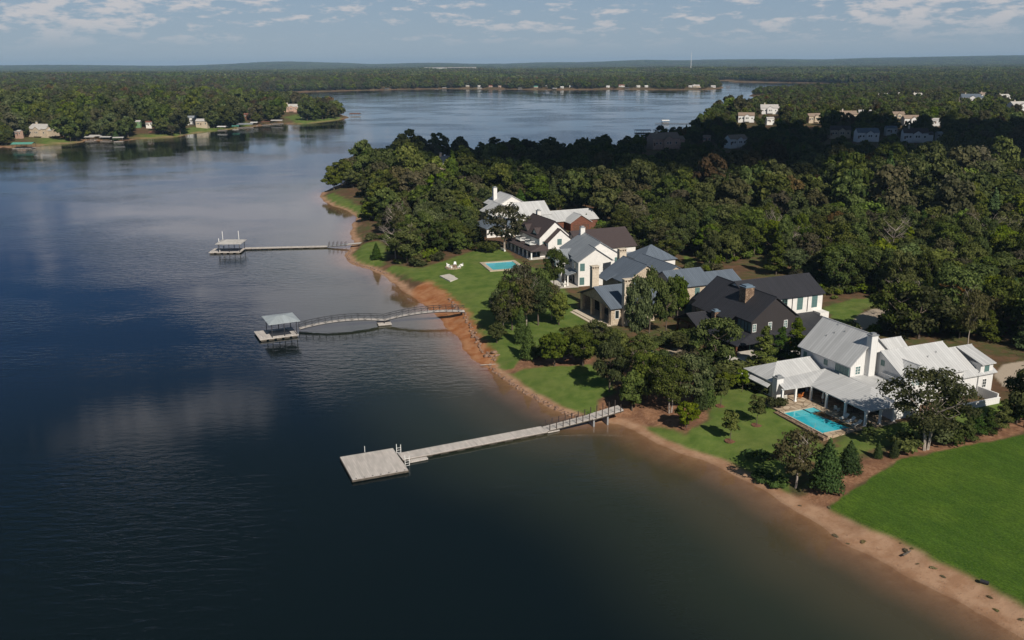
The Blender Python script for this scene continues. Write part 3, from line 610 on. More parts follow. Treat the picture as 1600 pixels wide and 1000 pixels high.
tree_at('bright', 1058, 500, 66, 'thin yellow green tree before the stone house wing', .6)
tree_at('olive', 790, 392, 74, 'thin leaved oak screening the far grey roofed house', 1.0, variant=0)
tree_at('bright', 815, 376, 34, 'yellowish small tree beside the brown roofed house', .8)
tree_at('shrub', 762, 393, 16, 'dark round shrub by the red gravel bed', 1.4, variant=1)
tree_at('bright', 718, 396, 34, 'light green young tree at the edge of the wood', .9)
tree_at('cedar', 590, 407, 26, 'small dark cedar on the grassy point by the far pier', 1.0)
tree_at('bare', 940, 425, 50, 'leafless tree against the white gable wall', .6)
tree_at('bare', 1395, 500, 60, 'pale leafless tree beside the gravel drive', .9)
tree_at('deadpole', 1501, 176, 22, 'tall pale dead trunk rising over the far woods', 1.)
tree_at('cedar', 888, 352, 20, 'small cedar in front of the red wood garage', 1.); tree_at('cedar', 918, 354, 20, 'small cedar right of the red wood gable', 1.)
# --- woodland
NOTREE = [p for p in LAWNS[:7]]+LAWNS[7:9]+MULCH[:2]+DRIVE+[LAWNS[5]]+FIELD+[GP([(1130, 425), (1200, 400), (1215, 405), (1180, 440)])]
HOUSE_HULLS = [GP(h, 3.) for h in (
 [(1150, 600), (1190, 650), (1290, 690), (1380, 680), (1570, 650), (1590, 560), (1480, 545), (1390, 540), (1250, 560)],
 [(1050, 545), (1165, 580), (1250, 560), (1300, 505), (1290, 468), (1150, 470), (1060, 490)],
 [(880, 505), (950, 535), (1075, 510), (1150, 470), (1120, 440), (1030, 430), (1000, 425), (925, 450)],
 [(868, 445), (905, 455), (960, 450), (985, 420), (960, 395), (870, 410)],
 [(780, 395), (835, 412), (900, 400), (985, 388), (975, 372), (900, 365), (800, 360)],
 [(740, 372), (785, 380), (880, 350), (940, 348), (925, 335), (790, 325), (745, 350)],
 [(672, 285), (750, 280), (745, 272), (672, 272)], [(690, 262), (740, 262), (735, 252), (690, 252)])]
HOUSE_HULLS += [GP([(755, 388), (765, 372), (800, 385), (800, 400)]), GP([(1040, 640), (1000, 590), (900, 560), (760, 570), (700, 470), (640, 420), (760, 392), (900, 430), (950, 510), (1100, 560), (1240, 600), (1230, 640), (1100, 600)])]
# far houses: (px, py, width px, colour key, roof key, label) -- footprints are kept clear of trees
FARH = [(1040, 232, 46, 'pinkish', 'roof_tan', 'long brown roofed brick house above the covered boat slips'), (1108, 226, 14, 'pinkish', 'roof_tan', 'small brown roofed annex right of the long brown house'), (1153, 231, 30, 'white', 'roof_tan', 'pale gabled house in the shade right of the brown houses'),
 (1170, 191, 24, 'white', 'roof_tan', 'white house with brown roof on the wooded point'), (1206, 178, 26, 'white', 'paleroof', 'pale house behind the wooded point by the water'), (1207, 195, 14, 'whitestucco', 'paleroof', 'small white house at the shade edge'), (1275, 192, 22, 'tan', 'roof_tan', 'tan roofed house between trees at the shade edge'),
 (1327, 189, 26, 'tan', 'roof_tan', 'tan house with steep roof left of the white cluster'), (1355, 185, 18, 'white', 'paleroof', 'pale house just behind the steep tan one'), (1357, 221, 32, 'white', 'roof_slate', 'white gable with two windows and dark roof in the shade'), (1395, 212, 16, 'white', 'roof_slate', 'narrow white house facing the shaded trees'), (1406, 188, 18, 'tan', 'roof_tan', 'brown roofed house behind the narrow white one'),
 (1427, 196, 24, 'white', 'roof_tan', 'white house with tan roof in the sun'), (1432, 222, 34, 'white', 'roof_brown', 'white house with large dark brown roof in the shade'), (1466, 197, 14, 'white', 'paleroof', 'little white house right of the dark brown roof'), (1470, 220, 12, 'white', 'roof_grey', 'small white shed like house among dark trees'), (1315, 216, 30, 'tan', 'roof_brown', 'low brown roofed house left of the white gable'),
 (1362, 149, 20, 'white', 'paleroof', 'low pale building behind the woods'), (1387, 152, 16, 'white', 'paleroof', 'white gable building in far woods'), (1410, 152, 24, 'tan', 'paleroof', 'grey roofed building beside the white gable in far woods'), (1440, 153, 24, 'whitestucco', 'paleroof', 'long pale building in the far woods'), (1525, 157, 38, 'white', 'roof_slate', 'big white house with blue grey roof, upper right'), (1545, 152, 22, 'white', 'roof_tan', 'tan roofed wing behind the big white house'),
 (1575, 156, 30, 'white', 'paleroof', 'white house with pale roof at the upper right edge'), (1595, 174, 26, 'white', 'paleroof', 'white house cut by the picture edge'), (1518, 133, 10, 'white', 'white', 'white house speck, left of the far row'), (1531, 133, 8, 'white', 'white', 'second white speck of the far row'), (1550, 133, 14, 'white', 'white', 'widest white house of the far row'), (1566, 133, 12, 'pinkish', 'paleroof', 'last house of the far row'),
 (712, 283, 64, 'pinkish', 'roof_tan', 'brown roofed brick house in the wood behind the point'), (706, 262, 52, 'pinkish', 'roof_slate', 'dark blue roofed house on the wooded headland'),
 (72, 214, 34, 'tan', 'paleroof', 'low tan house behind the lawn on the left shore'), (35, 216, 12, 'pinkish', 'paleroof', 'small dim cottage at the far left'), (220, 198, 12, 'greenwall', 'paleroof', 'bright green house with pale roof among trees'), (238, 200, 10, 'cream', 'redroof', 'cream shed beside the green house'), (305, 195, 20, 'white', 'roof_grey', 'white and grey house on the left shore'), (322, 199, 18, 'tan', 'paleroof', 'tan cottage right of the white and grey house'), (390, 184, 9, 'timber', 'redroof', 'small orange brown hut in the trees'), (460, 175, 20, 'pinkish', 'paleroof', 'red and pale house behind the point lawn'), (452, 169, 12, 'tan', 'paleroof', 'pale roof behind the point house'),
 (282, 148, 8, 'white', 'paleroof', 'white boathouse like cottage on the far left inlet'), (303, 147, 14, 'white', 'white', 'white house on the far left inlet'), (332, 146, 24, 'tan', 'paleroof', 'long tan house on the far left inlet shore'), (404, 143, 14, 'white', 'roof_grey', 'grey roofed house on the far inlet shore'), (430, 142, 12, 'white', 'white', 'white house right of the grey roofed one on the inlet'), (549, 139, 14, 'white', 'white', 'white low house, first on the north shore'), (592, 134, 10, 'tan', 'roof_grey', 'tan house up the north shore slope'), (622, 134, 11, 'cream', 'cream', 'cream tower like house with green lawn'), (609, 138.6, 10, 'pinkish', 'roof_slate', 'blue roofed house left of the cream one'), (648, 137, 14, 'white', 'paleroof', 'pale house right of the cream one'), (687, 136.5, 10, 'white', 'white', 'bright white cottage mid north shore'), (736, 138, 10, 'tan', 'paleroof', 'tan cottage mid north shore'), (754, 138, 9, 'white', 'paleroof', 'small pale cottage mid north shore'), (772, 138, 14, 'pinkish', 'redroof', 'reddish cottage mid north shore'), (786, 136.5, 8, 'pinkish', 'roof_tan', 'narrow brick house mid north shore'), (843, 137.5, 12, 'tan', 'greenroof', 'tan cottage with a tiny lawn, north shore'), (861, 136.5, 12, 'white', 'paleroof', 'white gable house north shore'), (884, 138, 7, 'white', 'white', 'small white cottage left of a pale row'), (898, 138.5, 10, 'white', 'paleroof', 'pale cottage in the north shore row'), (922, 135, 9, 'white', 'white', 'white cottage under the rust tree'), (956, 137, 9, 'white', 'white', 'bright white cottage right of the rust tree'), (977, 136, 16, 'white', 'redroof', 'white house with reddish roof, north shore'), (1003, 138.5, 12, 'white', 'paleroof', 'low pale house toward the point'), (1016, 138.5, 8, 'white', 'white', 'tiny white house toward the point'), (1085, 136.5, 10, 'white', 'paleroof', 'white house near the north point'), (1094, 137, 20, 'tan', 'paleroof', 'long tan house on the north point'), (1108, 135.5, 8, 'pinkish', 'roof_tan', 'brick house on the north point'), (1121, 137, 14, 'white', 'paleroof', 'pale house at the tip of the north point')]
FARW = []
for px, py, wp, a, b, lab in FARH:
    x, y, z = G(px, py); wm = max(6., min(60, wp/FPX*math.hypot(x, y, CH))); wm = min(wm, 6+wp*.6) if y > 1300 else wm; wm *= (.8 if wp < 15 else 1.); y += 8 if y > 1300 else 0; z = gz(x, y); FARW.append((x, y, z, wm, a, b, lab))
clear = [p for p in NOTREE]+HOUSE_HULLS
def allowed(x, y, sd, extra=0.):
    ok = sd > 3.0
    for p in clear:
        p = np.array(p); m = ok & (x > p[:, 0].min()-2) & (x < p[:, 0].max()+2) & (y > p[:, 1].min()-2) & (y < p[:, 1].max()+2)
        if m.any(): s_ = poly_sd(x[m], y[m], p); ok[m] &= s_ < -1.5
    for hx, hy, hz, wm, a, b, lab in FARW:
        # keep the foot and a short apron towards the lake view clear
        hd = math.hypot(hx, hy); ex, ey = hx/hd, hy/hd; al = (x-hx)*ex+(y-hy)*ey; cr = np.abs((x-hx)*ey-(y-hy)*ex)
        ok &= ~((cr < (max(wm*.62, 7) if hy < 1500 else max(wm*.5, 13))) & (al > -wm*.6-((hd*.14 if hy > 600 else 12) if hy < 1500 else 110)) & (al < wm*.5))
    return ok
def jgrid(y0, y1, sp, seed):
    r = np.random.default_rng(seed); xs_ = []; y = y0
    out = []
    ny = int((y1-y0)/sp)
    for j in range(ny):
        yy = y0+j*sp; xl = -.66*yy-60; xr = .66*yy+60; nx = int((xr-xl)/sp)
        xx = xl+np.arange(nx)*sp+(j % 2)*sp/2; out.append(np.stack([xx, np.full(nx, yy)], 1))
    p = np.concatenate(out); p += r.uniform(-.38, .38, p.shape)*sp; return p
# open, treeless strips: front gardens towards the lake are closed by NOTREE; woods near the lake are drawn as polygons
FRONT = np.array(GP([(575, 412), (600, 414), (760, 393), (800, 360), (935, 350), (985, 395), (1040, 425), (1150, 460), (1290, 468), (1330, 515), (1400, 535), (1480, 545), (1560, 565), (1625, 575), (2300, 700), (2600, 500), (2600, 60), (1400, 60), (990, 200), (560, 240), (500, 290)], 2.8))
p1 = jgrid(120, 1000, 7.0, 1); sd1 = poly_sd(p1[:, 0], p1[:, 1], LAND)
FOREST = np.array(GP([(575, 300), (578, 340), (592, 372), (606, 408), (640, 413), (700, 406), (760, 391), (782, 378), (800, 350), (930, 346), (990, 384), (1040, 412), (1150, 432), (1288, 440), (1300, 480), (1345, 520), (1400, 545), (1480, 548), (1560, 565), (1625, 590), (2300, 640), (5000, 500), (5000, 130), (1400, 120), (500, 120), (500, 262), (515, 292), (540, 292)], 2.8))
okf = poly_sd(p1[:, 0], p1[:, 1], FOREST) > 0
ok1 = allowed(p1[:, 0], p1[:, 1], sd1) & (okf | (p1[:, 1] > 560))
p1 = p1[ok1]
PXW = lambda x, y: (800+FPX*x/(y*cP+57*sP))
inframe = (p1[:, 0] > -.62*p1[:, 1]-10) & (p1[:, 0] < .62*p1[:, 1]+25)
dist1 = np.hypot(p1[:, 0], p1[:, 1])
order = np.argsort(dist1+1e6*(~inframe)); ind = order[:290]; rest = order[290:]
KINDS = ['oak', 'oak', 'oak', 'oak', 'olive', 'bright', 'oak', 'olive', 'oak', 'bright', 'oak', 'oak', 'oak', 'conifer', 'oak', 'bright', 'olive', 'bright', 'bare', 'oak']*3+['rust']
WL = {'oak': ('dark green oak crown in the dense woodland behind the lake houses', 'green oaks of the woodland'), 'olive': ('thin grey olive oak in the woodland behind the lake houses', 'grey olive oaks of the woodland'), 'bright': ('yellow green tree in the woodland behind the lake houses', 'yellow green trees of the woodland'), 'rust': ('rust brown tree in the woodland behind the lake houses', 'rust coloured trees of the woodland'), 'conifer': ('narrow conifer in the woodland behind the lake houses', 'narrow conifers of the woodland'), 'bare': ('leafless pale tree in the woodland behind the lake houses', 'leafless trees of the woodland')}
for i in ind:
    x, y = p1[i]; k = KINDS[rng.integers(len(KINDS))]
    plant(k, x, y, random.uniform(.65, 1.5), random.uniform(.8, 1.45), WL[k][0], WL[k][1])
# --- the rest of the wood and all far woods: instanced masses
def merged(name, seed, n, lobes, leaf, m, h, r0):
    v, tone = crown_arrays(seed, n, lobes, leaf); f = np.arange(len(v)).reshape(-1, 4)
    t_ = trunk_mb(h, r0, 3, seed, 4); tv = np.array(t_.v); tf = np.array([q for q in t_.f if len(q) == 4])
    V_ = np.concatenate([v, tv]); F_ = np.concatenate([f, tf+len(v)])
    return np_mesh(name, V_, F_, [m, M['bark']], {'tone': ('FACE', np.concatenate([tone, np.zeros(len(tf))]))}, np.r_[np.zeros(len(f)), np.ones(len(tf))])
def protos_obj(meshes): return [bpy.data.objects.new(me.name, me) for me in meshes]
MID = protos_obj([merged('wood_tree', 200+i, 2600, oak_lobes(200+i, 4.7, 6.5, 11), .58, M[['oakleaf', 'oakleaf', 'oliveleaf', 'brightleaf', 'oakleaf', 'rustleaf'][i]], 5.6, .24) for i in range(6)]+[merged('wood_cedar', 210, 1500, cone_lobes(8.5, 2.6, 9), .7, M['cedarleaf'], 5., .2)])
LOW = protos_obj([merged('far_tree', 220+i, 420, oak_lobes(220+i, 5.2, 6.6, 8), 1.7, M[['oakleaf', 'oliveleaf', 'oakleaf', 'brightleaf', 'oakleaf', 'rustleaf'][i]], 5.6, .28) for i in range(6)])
def clump(seed, m, R_=34):
    r = random.Random(seed); lob = [(r.uniform(-R_, R_), r.uniform(-R_, R_), r.uniform(5, 9), r.uniform(5, 7.5), r.uniform(5, 7.5), r.uniform(4, 5.5)) for _ in range(70)]
    v, tone = crown_arrays(seed, 3000, lob, 4.2); return np_mesh('tree_clump', v, np.arange(len(v)).reshape(-1, 4), [m], {'tone': ('FACE', tone)})
CLP = protos_obj([clump(240+i, M[['oakleaf', 'oliveleaf', 'oakleaf', 'brightleaf'][i]]) for i in range(4)])
def scatter(name, pts, sc, kind, protos, zoff=0.):
    n = len(pts); sd = poly_sd(pts[:, 0], pts[:, 1], LAND); z = height(pts[:, 0], pts[:, 1], sd)+zoff
    me = bpy.data.meshes.new(name); me.vertices.add(n); me.vertices.foreach_set('co', np.stack([pts[:, 0], pts[:, 1], z], 1).astype(np.float32).ravel())
    a = me.attributes.new('size', 'FLOAT_VECTOR', 'POINT'); a.data.foreach_set('vector', np.stack([sc, sc, sc*rng.uniform(.8, 1.35, n)], 1).astype(np.float32).ravel())
    a = me.attributes.new('turn', 'FLOAT', 'POINT'); a.data.foreach_set('value', rng.uniform(0, 6.28, n).astype(np.float32))
    a = me.attributes.new('pick', 'INT', 'POINT'); a.data.foreach_set('value', kind.astype(np.int32))
    o = add(name, me); gt = bpy.data.node_groups.new(name, 'GeometryNodeTree'); gt.interface.new_socket('Geometry', in_out='INPUT', socket_type='NodeSocketGeometry'); gt.interface.new_socket('Geometry', in_out='OUTPUT', socket_type='NodeSocketGeometry')
    nd = gt.nodes; gi = nd.new('NodeGroupInput'); go = nd.new('NodeGroupOutput'); ip = nd.new('GeometryNodeInstanceOnPoints'); g2 = nd.new('GeometryNodeGeometryToInstance')
    for p in reversed(protos):
        oi = nd.new('GeometryNodeObjectInfo'); oi.inputs['Object'].default_value = p; gt.links.new(oi.outputs['Geometry'], g2.inputs[0])
    def at(nm, dt):
        q = nd.new('GeometryNodeInputNamedAttribute'); q.data_type = dt; q.inputs[0].default_value = nm; return q.outputs[0]
    cx = nd.new('ShaderNodeCombineXYZ'); gt.links.new(at('turn', 'FLOAT'), cx.inputs[2])
    gt.links.new(gi.outputs[0], ip.inputs['Points']); gt.links.new(g2.outputs[0], ip.inputs['Instance']); ip.inputs['Pick Instance'].default_value = True
    gt.links.new(at('pick', 'INT'), ip.inputs['Instance Index']); gt.links.new(cx.outputs[0], ip.inputs['Rotation']); gt.links.new(at('size', 'FLOAT_VECTOR'), ip.inputs['Scale'])
    gt.links.new(ip.outputs[0], go.inputs[0]); md = o.modifiers.new('scatter', 'NODES'); md.node_group = gt
    return tag(o, kind='stuff')
def kinds_for(pts, n, w_):
    k = rng.choice(n, len(pts), p=w_); patch = vnoise(pts[:, 0], pts[:, 1], 90, 6, 2)
    return k
W6 = [.30, .26, .17, .10, .15, .02]
pr = p1[rest]
scatter('woodland', pr, rng.gamma(9, .12, len(pr)).clip(.55, 1.9)*np.where((pr[:, 0] > 60) & (pr[:, 1] > 520), .82, 1.)*np.where((pr[:, 0] > -40) & (pr[:, 0] < 260) & (pr[:, 1] > 440), .72, 1.)*(1+.25*((pr[:, 0] < -80) & (pr[:, 1] > 620))), kinds_for(pr, 7, [.28, .25, .15, .11, .13, .02, .06]), MID)
SHR = protos_obj([np_mesh('undergrowth_bush', *(lambda vt: (vt[0], np.arange(len(vt[0])).reshape(-1, 4), [M[['oakleaf', 'brightleaf', 'oliveleaf'][i]]], {'tone': ('FACE', vt[1])}))(crown_arrays(260+i, 500, [(math.cos(j)*.8, math.sin(j*1.7)*.8, .7+.3*math.sin(j*2), .8, .8, .65) for j in range(5)], .34))) for i in range(3)])
pu = jgrid(130, 420, 3.4, 9); sdu = poly_sd(pu[:, 0], pu[:, 1], LAND); oku = poly_sd(pu[:, 0], pu[:, 1], FOREST) > -3
pu = pu[allowed(pu[:, 0], pu[:, 1], sdu) & oku & (vnoise(pu[:, 0], pu[:, 1], 14, 7, 2) > .42)]
scatter('undergrowth', pu, rng.uniform(.5, 1.7, len(pu)), rng.integers(0, 3, len(pu)), SHR)
p2 = jgrid(1000, 3000, 12., 2); sd2 = poly_sd(p2[:, 0], p2[:, 1], LAND); p2 = p2[allowed(p2[:, 0], p2[:, 1], sd2) & (sd2 > 6)]
scatter('far_woodland', p2, rng.uniform(1.1, 1.9, len(p2))*np.where((p2[:, 0] > 250) & (p2[:, 1] < 2600), .62, 1.), kinds_for(p2, 6, W6), LOW)
p3 = jgrid(3000, 17000, 62., 3); sd3 = poly_sd(p3[:, 0], p3[:, 1], LAND); p3 = p3[sd3 > 45]
scatter('distant_woodland', p3, rng.uniform(.9, 1.3, len(p3)), rng.choice(4, len(p3), p=[.35, .25, .25, .15]), CLP)
#%%PART3
# ------------------------------------------------------------------ houses
class House:
    def __init__(s, name, label, px, py, phi=22.4, z=3.0, cat='house'):
        x, y = P(px, py, z); s.root = empty(name, (x, y, z), R(phi), label, cat); s.z = z
        s.o = (x, y); s.ph = R(phi)
    def loc(s, px, py, z):
        x, y = P(px, py, z); x -= s.o[0]; y -= s.o[1]; return (x*math.cos(s.ph)+y*math.sin(s.ph), -x*math.sin(s.ph)+y*math.cos(s.ph))
    def gable(s, u0, u1, v0, v1, eave, ridge, axis, wall, roof, oh=.5, base=None, th=.18, hip=0, hip2=0, wallname='wall'):
        e = eave-s.z; r = ridge-s.z; b = -1.2 if base is None else base-s.z
        if axis == 'v': a0, a1, c0, c1 = v0, v1, u0, u1; pt = lambda a, c, z: (c, a, z)
        else: a0, a1, c0, c1 = u0, u1, v0, v1; pt = lambda a, c, z: (a, c, z)
        cm = (c0+c1)/2; half = (c1-c0)/2; k = (r-e)/(half+oh); wt = e+k*oh-th*.6
        if wall:
            mb = MB(); zr = r-th*.9
            h1 = zr if not hip else wt; h2 = zr if not hip2 else wt
            P_ = [pt(a0, c0, b), pt(a0, c1, b), pt(a0, c1, wt), pt(a0, cm, h1), pt(a0, c0, wt)]; Q_ = [pt(a1, c0, b), pt(a1, c1, b), pt(a1, c1, wt), pt(a1, cm, h2), pt(a1, c0, wt)]
            mb.face(P_ if axis == 'u' else P_); mb.face(Q_[::-1]); mb.face([P_[0], Q_[0], Q_[4], P_[4]]); mb.face([P_[1], P_[2], Q_[2], Q_[1]])
            mb.build(wallname, M[wall], s.root)
        mb = MB(); A0 = a0-oh*.8; A1 = a1+oh*.8
        def ccw(pts):
            p = [Vector(q) for q in pts]; n = Vector((0, 0, 0))
            for i in range(1, len(p)-1): n += (p[i]-p[0]).cross(p[i+1]-p[0])
            return pts if n.z > 0 else pts[::-1]
        h = hip and (half+oh); h_2 = hip2 and (half+oh)
        mb.slab(ccw([pt(A0, c0-oh, e), pt(A1, c0-oh, e), pt(A1-h_2, cm, r), pt(A0+h, cm, r)]), th)
        mb.slab(ccw([pt(A0, c1+oh, e), pt(A1, c1+oh, e), pt(A1-h_2, cm, r), pt(A0+h, cm, r)]), th)
        if hip: mb.slab(ccw([pt(A0, c0-oh, e), pt(A0, c1+oh, e), pt(A0+h, cm, r)]), th)
        if hip2: mb.slab(ccw([pt(A1, c0-oh, e), pt(A1, c1+oh, e), pt(A1-h_2, cm, r)]), th)
        ro = mb.build('roof', M[roof], s.root)
        # ridge cap
        rc = MB(); rc.bar(pt(A0+h, cm, r+.0), pt(A1-h_2, cm, r+.0), .11, n=6); rc.build('ridge_cap', M[roof], ro)
        return ro
    def poly_roof(s, planes, roof, th=.16):
        mb = MB()
        for pl in planes: mb.slab([(a, b, c-s.z) for a, b, c in pl], th)
        return mb.build('roof', M[roof], s.root)
    def box(s, name, m, u0, u1, v0, v1, z0, z1): return MB().box(u0, u1, v0, v1, z0-s.z, z1-s.z).build(name, M[m], s.root)
    def win(s, face, at, c, w_, z0, z1, frame='teal', pane='glass', nx=2, ny=3, name='window'):
        z0 -= s.z; z1 -= s.z; fw = .09; d = .07
        def bx(mb, a0, a1, b0, b1, dd, d0=.02):
            if face == '-u': mb.box(at-dd, at+d0, a0, a1, b0, b1)
            elif face == '+u': mb.box(at-d0, at+dd, a0, a1, b0, b1)
            elif face == '-v': mb.box(a0, a1, at-dd, at+d0, b0, b1)
            else: mb.box(a0, a1, at-d0, at+dd, b0, b1)
        a0, a1 = c-w_/2, c+w_/2; f = MB()
        bx(f, a0, a0+fw, z0, z1, d); bx(f, a1-fw, a1, z0, z1, d); bx(f, a0+fw, a1-fw, z0, z0+fw, d); bx(f, a0+fw, a1-fw, z1-fw, z1, d)
        for k in range(1, nx): x = a0+w_*k/nx; bx(f, x-.03, x+.03, z0+fw, z1-fw, d-.02)
        for k in range(1, ny): z = z0+(z1-z0)*k/ny; bx(f, a0+fw, a1-fw, z-.025, z+.025, d-.025)
        fo = f.build(name, M[frame], s.root); p = MB(); bx(p, a0+fw, a1-fw, z0+fw, z1-fw, .03); p.build('pane', M[pane], fo); return fo
    def chim(s, u0, u1, v0, v1, z0, z1, m='white', style='cap'):
        c = MB().box(u0, u1, v0, v1, z0-s.z, z1-s.z); o = c.build('chimney', M[m], s.root); t = MB(); z = z1-s.z
        if style == 'arch':
            t.box(u0-.08, u1+.08, v0-.08, v1+.08, z+.001, z+.12)
            n = 3
            for k in range(n+1):
                x = u0+(u1-u0)*k/n; t.box(x-.12 if k else u0, x+.12 if k < n else u1, v0, v1, z+.12, z+.65)
            t.box(u0-.1, u1+.1, v0-.1, v1+.1, z+.65, z+.85); t.build('chimney_cap', M[m], o)
        else:
            t.box(u0-.1, u1+.1, v0-.1, v1+.1, z+.001, z+.16); t.box(u0+.25, u1-.25, v0+.25, v1-.25, z+.16, z+.45); t.build('chimney_cap', M['copper' if style == 'copper' else 'steel'], o)
        return o
    def post(s, u, v, z0, z1, r=.15, m='trim', name='column'):
        mb = MB().box(u-r, u+r, v-r, v+r, z0-s.z, z1-s.z); mb.box(u-r*1.35, u+r*1.35, v-r*1.35, v+r*1.35, z0-s.z, z0-s.z+.25); mb.box(u-r*1.3, u+r*1.3, v-r*1.3, v+r*1.3, z1-s.z-.18, z1-s.z-.003); return mb.build(name, M[m], s.root)
# ---- white house with the pool (nearest)
W = House('lake_house', 'large white house with silver metal roofs beside the near turquoise pool', 1220, 644)
W.gable(14.8, 24.6, .7, 13.6, 8.9, 14.0, 'v', 'white', 'roof_silver', .55)
W.gable(20., 33.6, -6.5, 4.6, 8.1, 11.6, 'u', 'white', 'roof_silver', .5)
W.gable(19.8, 25.4, -6.75, -2.0, 7.9, 10.4, 'v', 'white', 'roof_silver', .35)
W.gable(33.6, 41., -6.5, 4.6, 6.7, 10.1, 'u', 'white', 'roof_silver', .5)
W.gable(24.5, 31., 3.0, 9., 8.3, 10.9, 'u', 'white', 'roof_silver', .4)
W.poly_roof([[(37.4, -7.0, 8.5), (40.8, -7.0, 8.5), (40.8, -1., 10.25), (37.4, -1., 10.25)]], 'roof_silver'); W.box('dormer_wall', 'white', 37.6, 40.6, -6.56, -2., 6.5, 8.45)
W.gable(2.9, 14.8, 6.8, 14., 6.0, 7.9, 'u', 'white', 'roof_silver', .5, hip=1)
W.poly_roof([[(8.0, -10.8, 5.75), (14.6, -4.6, 6.95), (14.6, 6.2, 6.95), (8.0, 2.6, 5.75)], [(8.0, -10.8, 5.75), (20.4, -10.8, 5.75), (20.4, -4.6, 6.95), (14.6, -4.6, 6.95)], [(14.6, -4.6, 6.95), (20.4, -4.6, 6.95), (20.4, .7, 7.0), (14.6, .7, 7.0)], [(2.6, 3.0, 5.7), (8.0, 2.6, 5.75), (14.6, 6.2, 6.95), (3.4, 6.4, 6.25)], [(1.3, 6.0, 5.3), (2.5, 6.6, 5.55), (2.5, 14.4, 5.55), (1.3, 14.9, 5.3)]], 'roof_silver')
W.box('porch_wall', 'white', 14.2, 14.75, -10.2, 2.6, 2.4, 6.6); W.box('porch_wall', 'white', 14.76, 20., -10.2, -9.9, 2.4, 5.9)
W.box('porch_wall', 'white', 3.4, 14.7, 6.3, 6.78, 2.4, 6.1); W.box('porch_ceiling', 'trim', 8.4, 14.1, -10.3, 6.2, 5.42, 5.5)
W.chim(17.9, 19.3, -.35, .8, 6.6, 14.3, 'white'); W.chim(2.6, 4.0, 5.0, 6.2, 2.5, 6.9, 'white')
for u, v in ((2.6, 3.4), (5.2, 3.1), (8.1, 2.5), (8.1, -1.4), (8.1, -5.9), (8.1, -10.5), (11.2, -10.5), (14., -10.55)): W.post(u, v, 3., 5.6, .17)
W.win('-u', 14.8, 12.4, .9, 6.9, 8.2); W.win('-u', 14.8, 6.9, .9, 7.3, 8.3, nx=2, ny=2)
for k in range(3): W.win('-u', 14.8, 3.9-k*1.15, 1.0, 7.0, 8.6, nx=2, ny=3)
W.win('-v', .7, 16.4, 1.2, 7.2, 8.8, 'trim', nx=2, ny=3)
W.win('-u', 20., -1.3, .8, 9.0, 10.0, nx=2, ny=2)
for k in range(3): W.win('-v', -6.75, 21.6+k*1.0, .9, 6.7, 8.2, 'trim', nx=2, ny=3)
for k in range(3): W.win('-v', -6.5, 27.0+k*1.3, 1.15, 6.2, 8.0, 'trim', nx=2, ny=3)
W.win('-v', -6.56, 39.1, 1.1, 6.7, 8.2, nx=2, ny=2); W.win('-v', -6.5, 39.0, 1.0, 3.9, 5.6, 'trim', 'glassdark', 2, 3)
W.win('-v', 6.3, 5.4, 1.6, 4.2, 5.3, 'wframe', 'glassdark', 2, 1); W.win('-v', 6.3, 8.9, 2.4, 3.1, 5.4, 'wframe', 'glassdark', 3, 1, 'glass_door'); W.win('-v', 6.3, 12., 2.4, 3.1, 5.4, 'wframe', 'glassdark', 3, 1, 'glass_door')
for k in range(4): W.win('-u', 14.2, 1.-k*2.6, 2.3, 3.1, 5.3, 'wframe', 'glassdark', 2, 1, 'glass_door')
W.win('-u', 2.9, 8.8, 2.6, 3.2, 5.1, 'wframe', 'glassdark', 3, 1); W.win('-u', 2.9, 12., 2.6, 3.2, 5.1, 'wframe', 'glassdark', 3, 1)
for u, v in ((19.3, 9.5), (18.0, 8.8), (18.7, 7.), (17.2, 9.9), (28., .5), (30.5, .2)):
    z = 8.9+(u-14.25)*.93 if u < 25 else 8.1+(v+7)*.58
    if u > 25: v = -2.5-v*2; z = 8.1+(v+7)*.58
    MB().bar((u, v, z-3-.3), (u, v, z-3+.35), .07, n=6).build('vent_pipe', M['steel'], W.root)
for u in (26., 33.4, 37.2): MB().box(u, u+.1, -6.66, -6.58, -.4, 4.2).build('downspout', M['steel'], W.root)
def local_thing(H_, name, label, cat, parts, group=None, u=0, v=0, z=3., rz=0.):
    c, s_ = math.cos(H_.ph), math.sin(H_.ph); e = empty(name, (H_.o[0]+u*c-v*s_, H_.o[1]+u*s_+v*c, z), H_.ph+rz, label, cat, group)
    for nm, mb, m in parts: mb.build(nm, M[m], e)
    return e
local_thing(W, 'garden_wall', 'low white garden wall at the right end of the white house', 'wall', [('wall', MB().box(26, 37, -11.6, -11.3, -.6, 1.0).box(36.7, 37, -11.3, -7.2, -.6, 1.7), 'white'), ('coping', MB().box(25.9, 37.1, -11.66, -11.24, 1.003, 1.08), 'trim')])
local_thing(W, 'pool_terrace', 'flagstone terrace between the white house porch and the turquoise pool', 'terrace', [('paving', MB().box(-.2, 14.15, 1., 6.25, -.8, .06).box(6.6, 14.15, -11.4, .998, -.8, .06).box(-.2, 6.598, -.1, .998, -.8, .06).box(-.2, 6.598, -11.3, -10.25, -.8, .06), 'patio'), ('retaining_wall', MB().box(-1., -.203, -11.3, 1., -1.2, -.15), 'stone')])
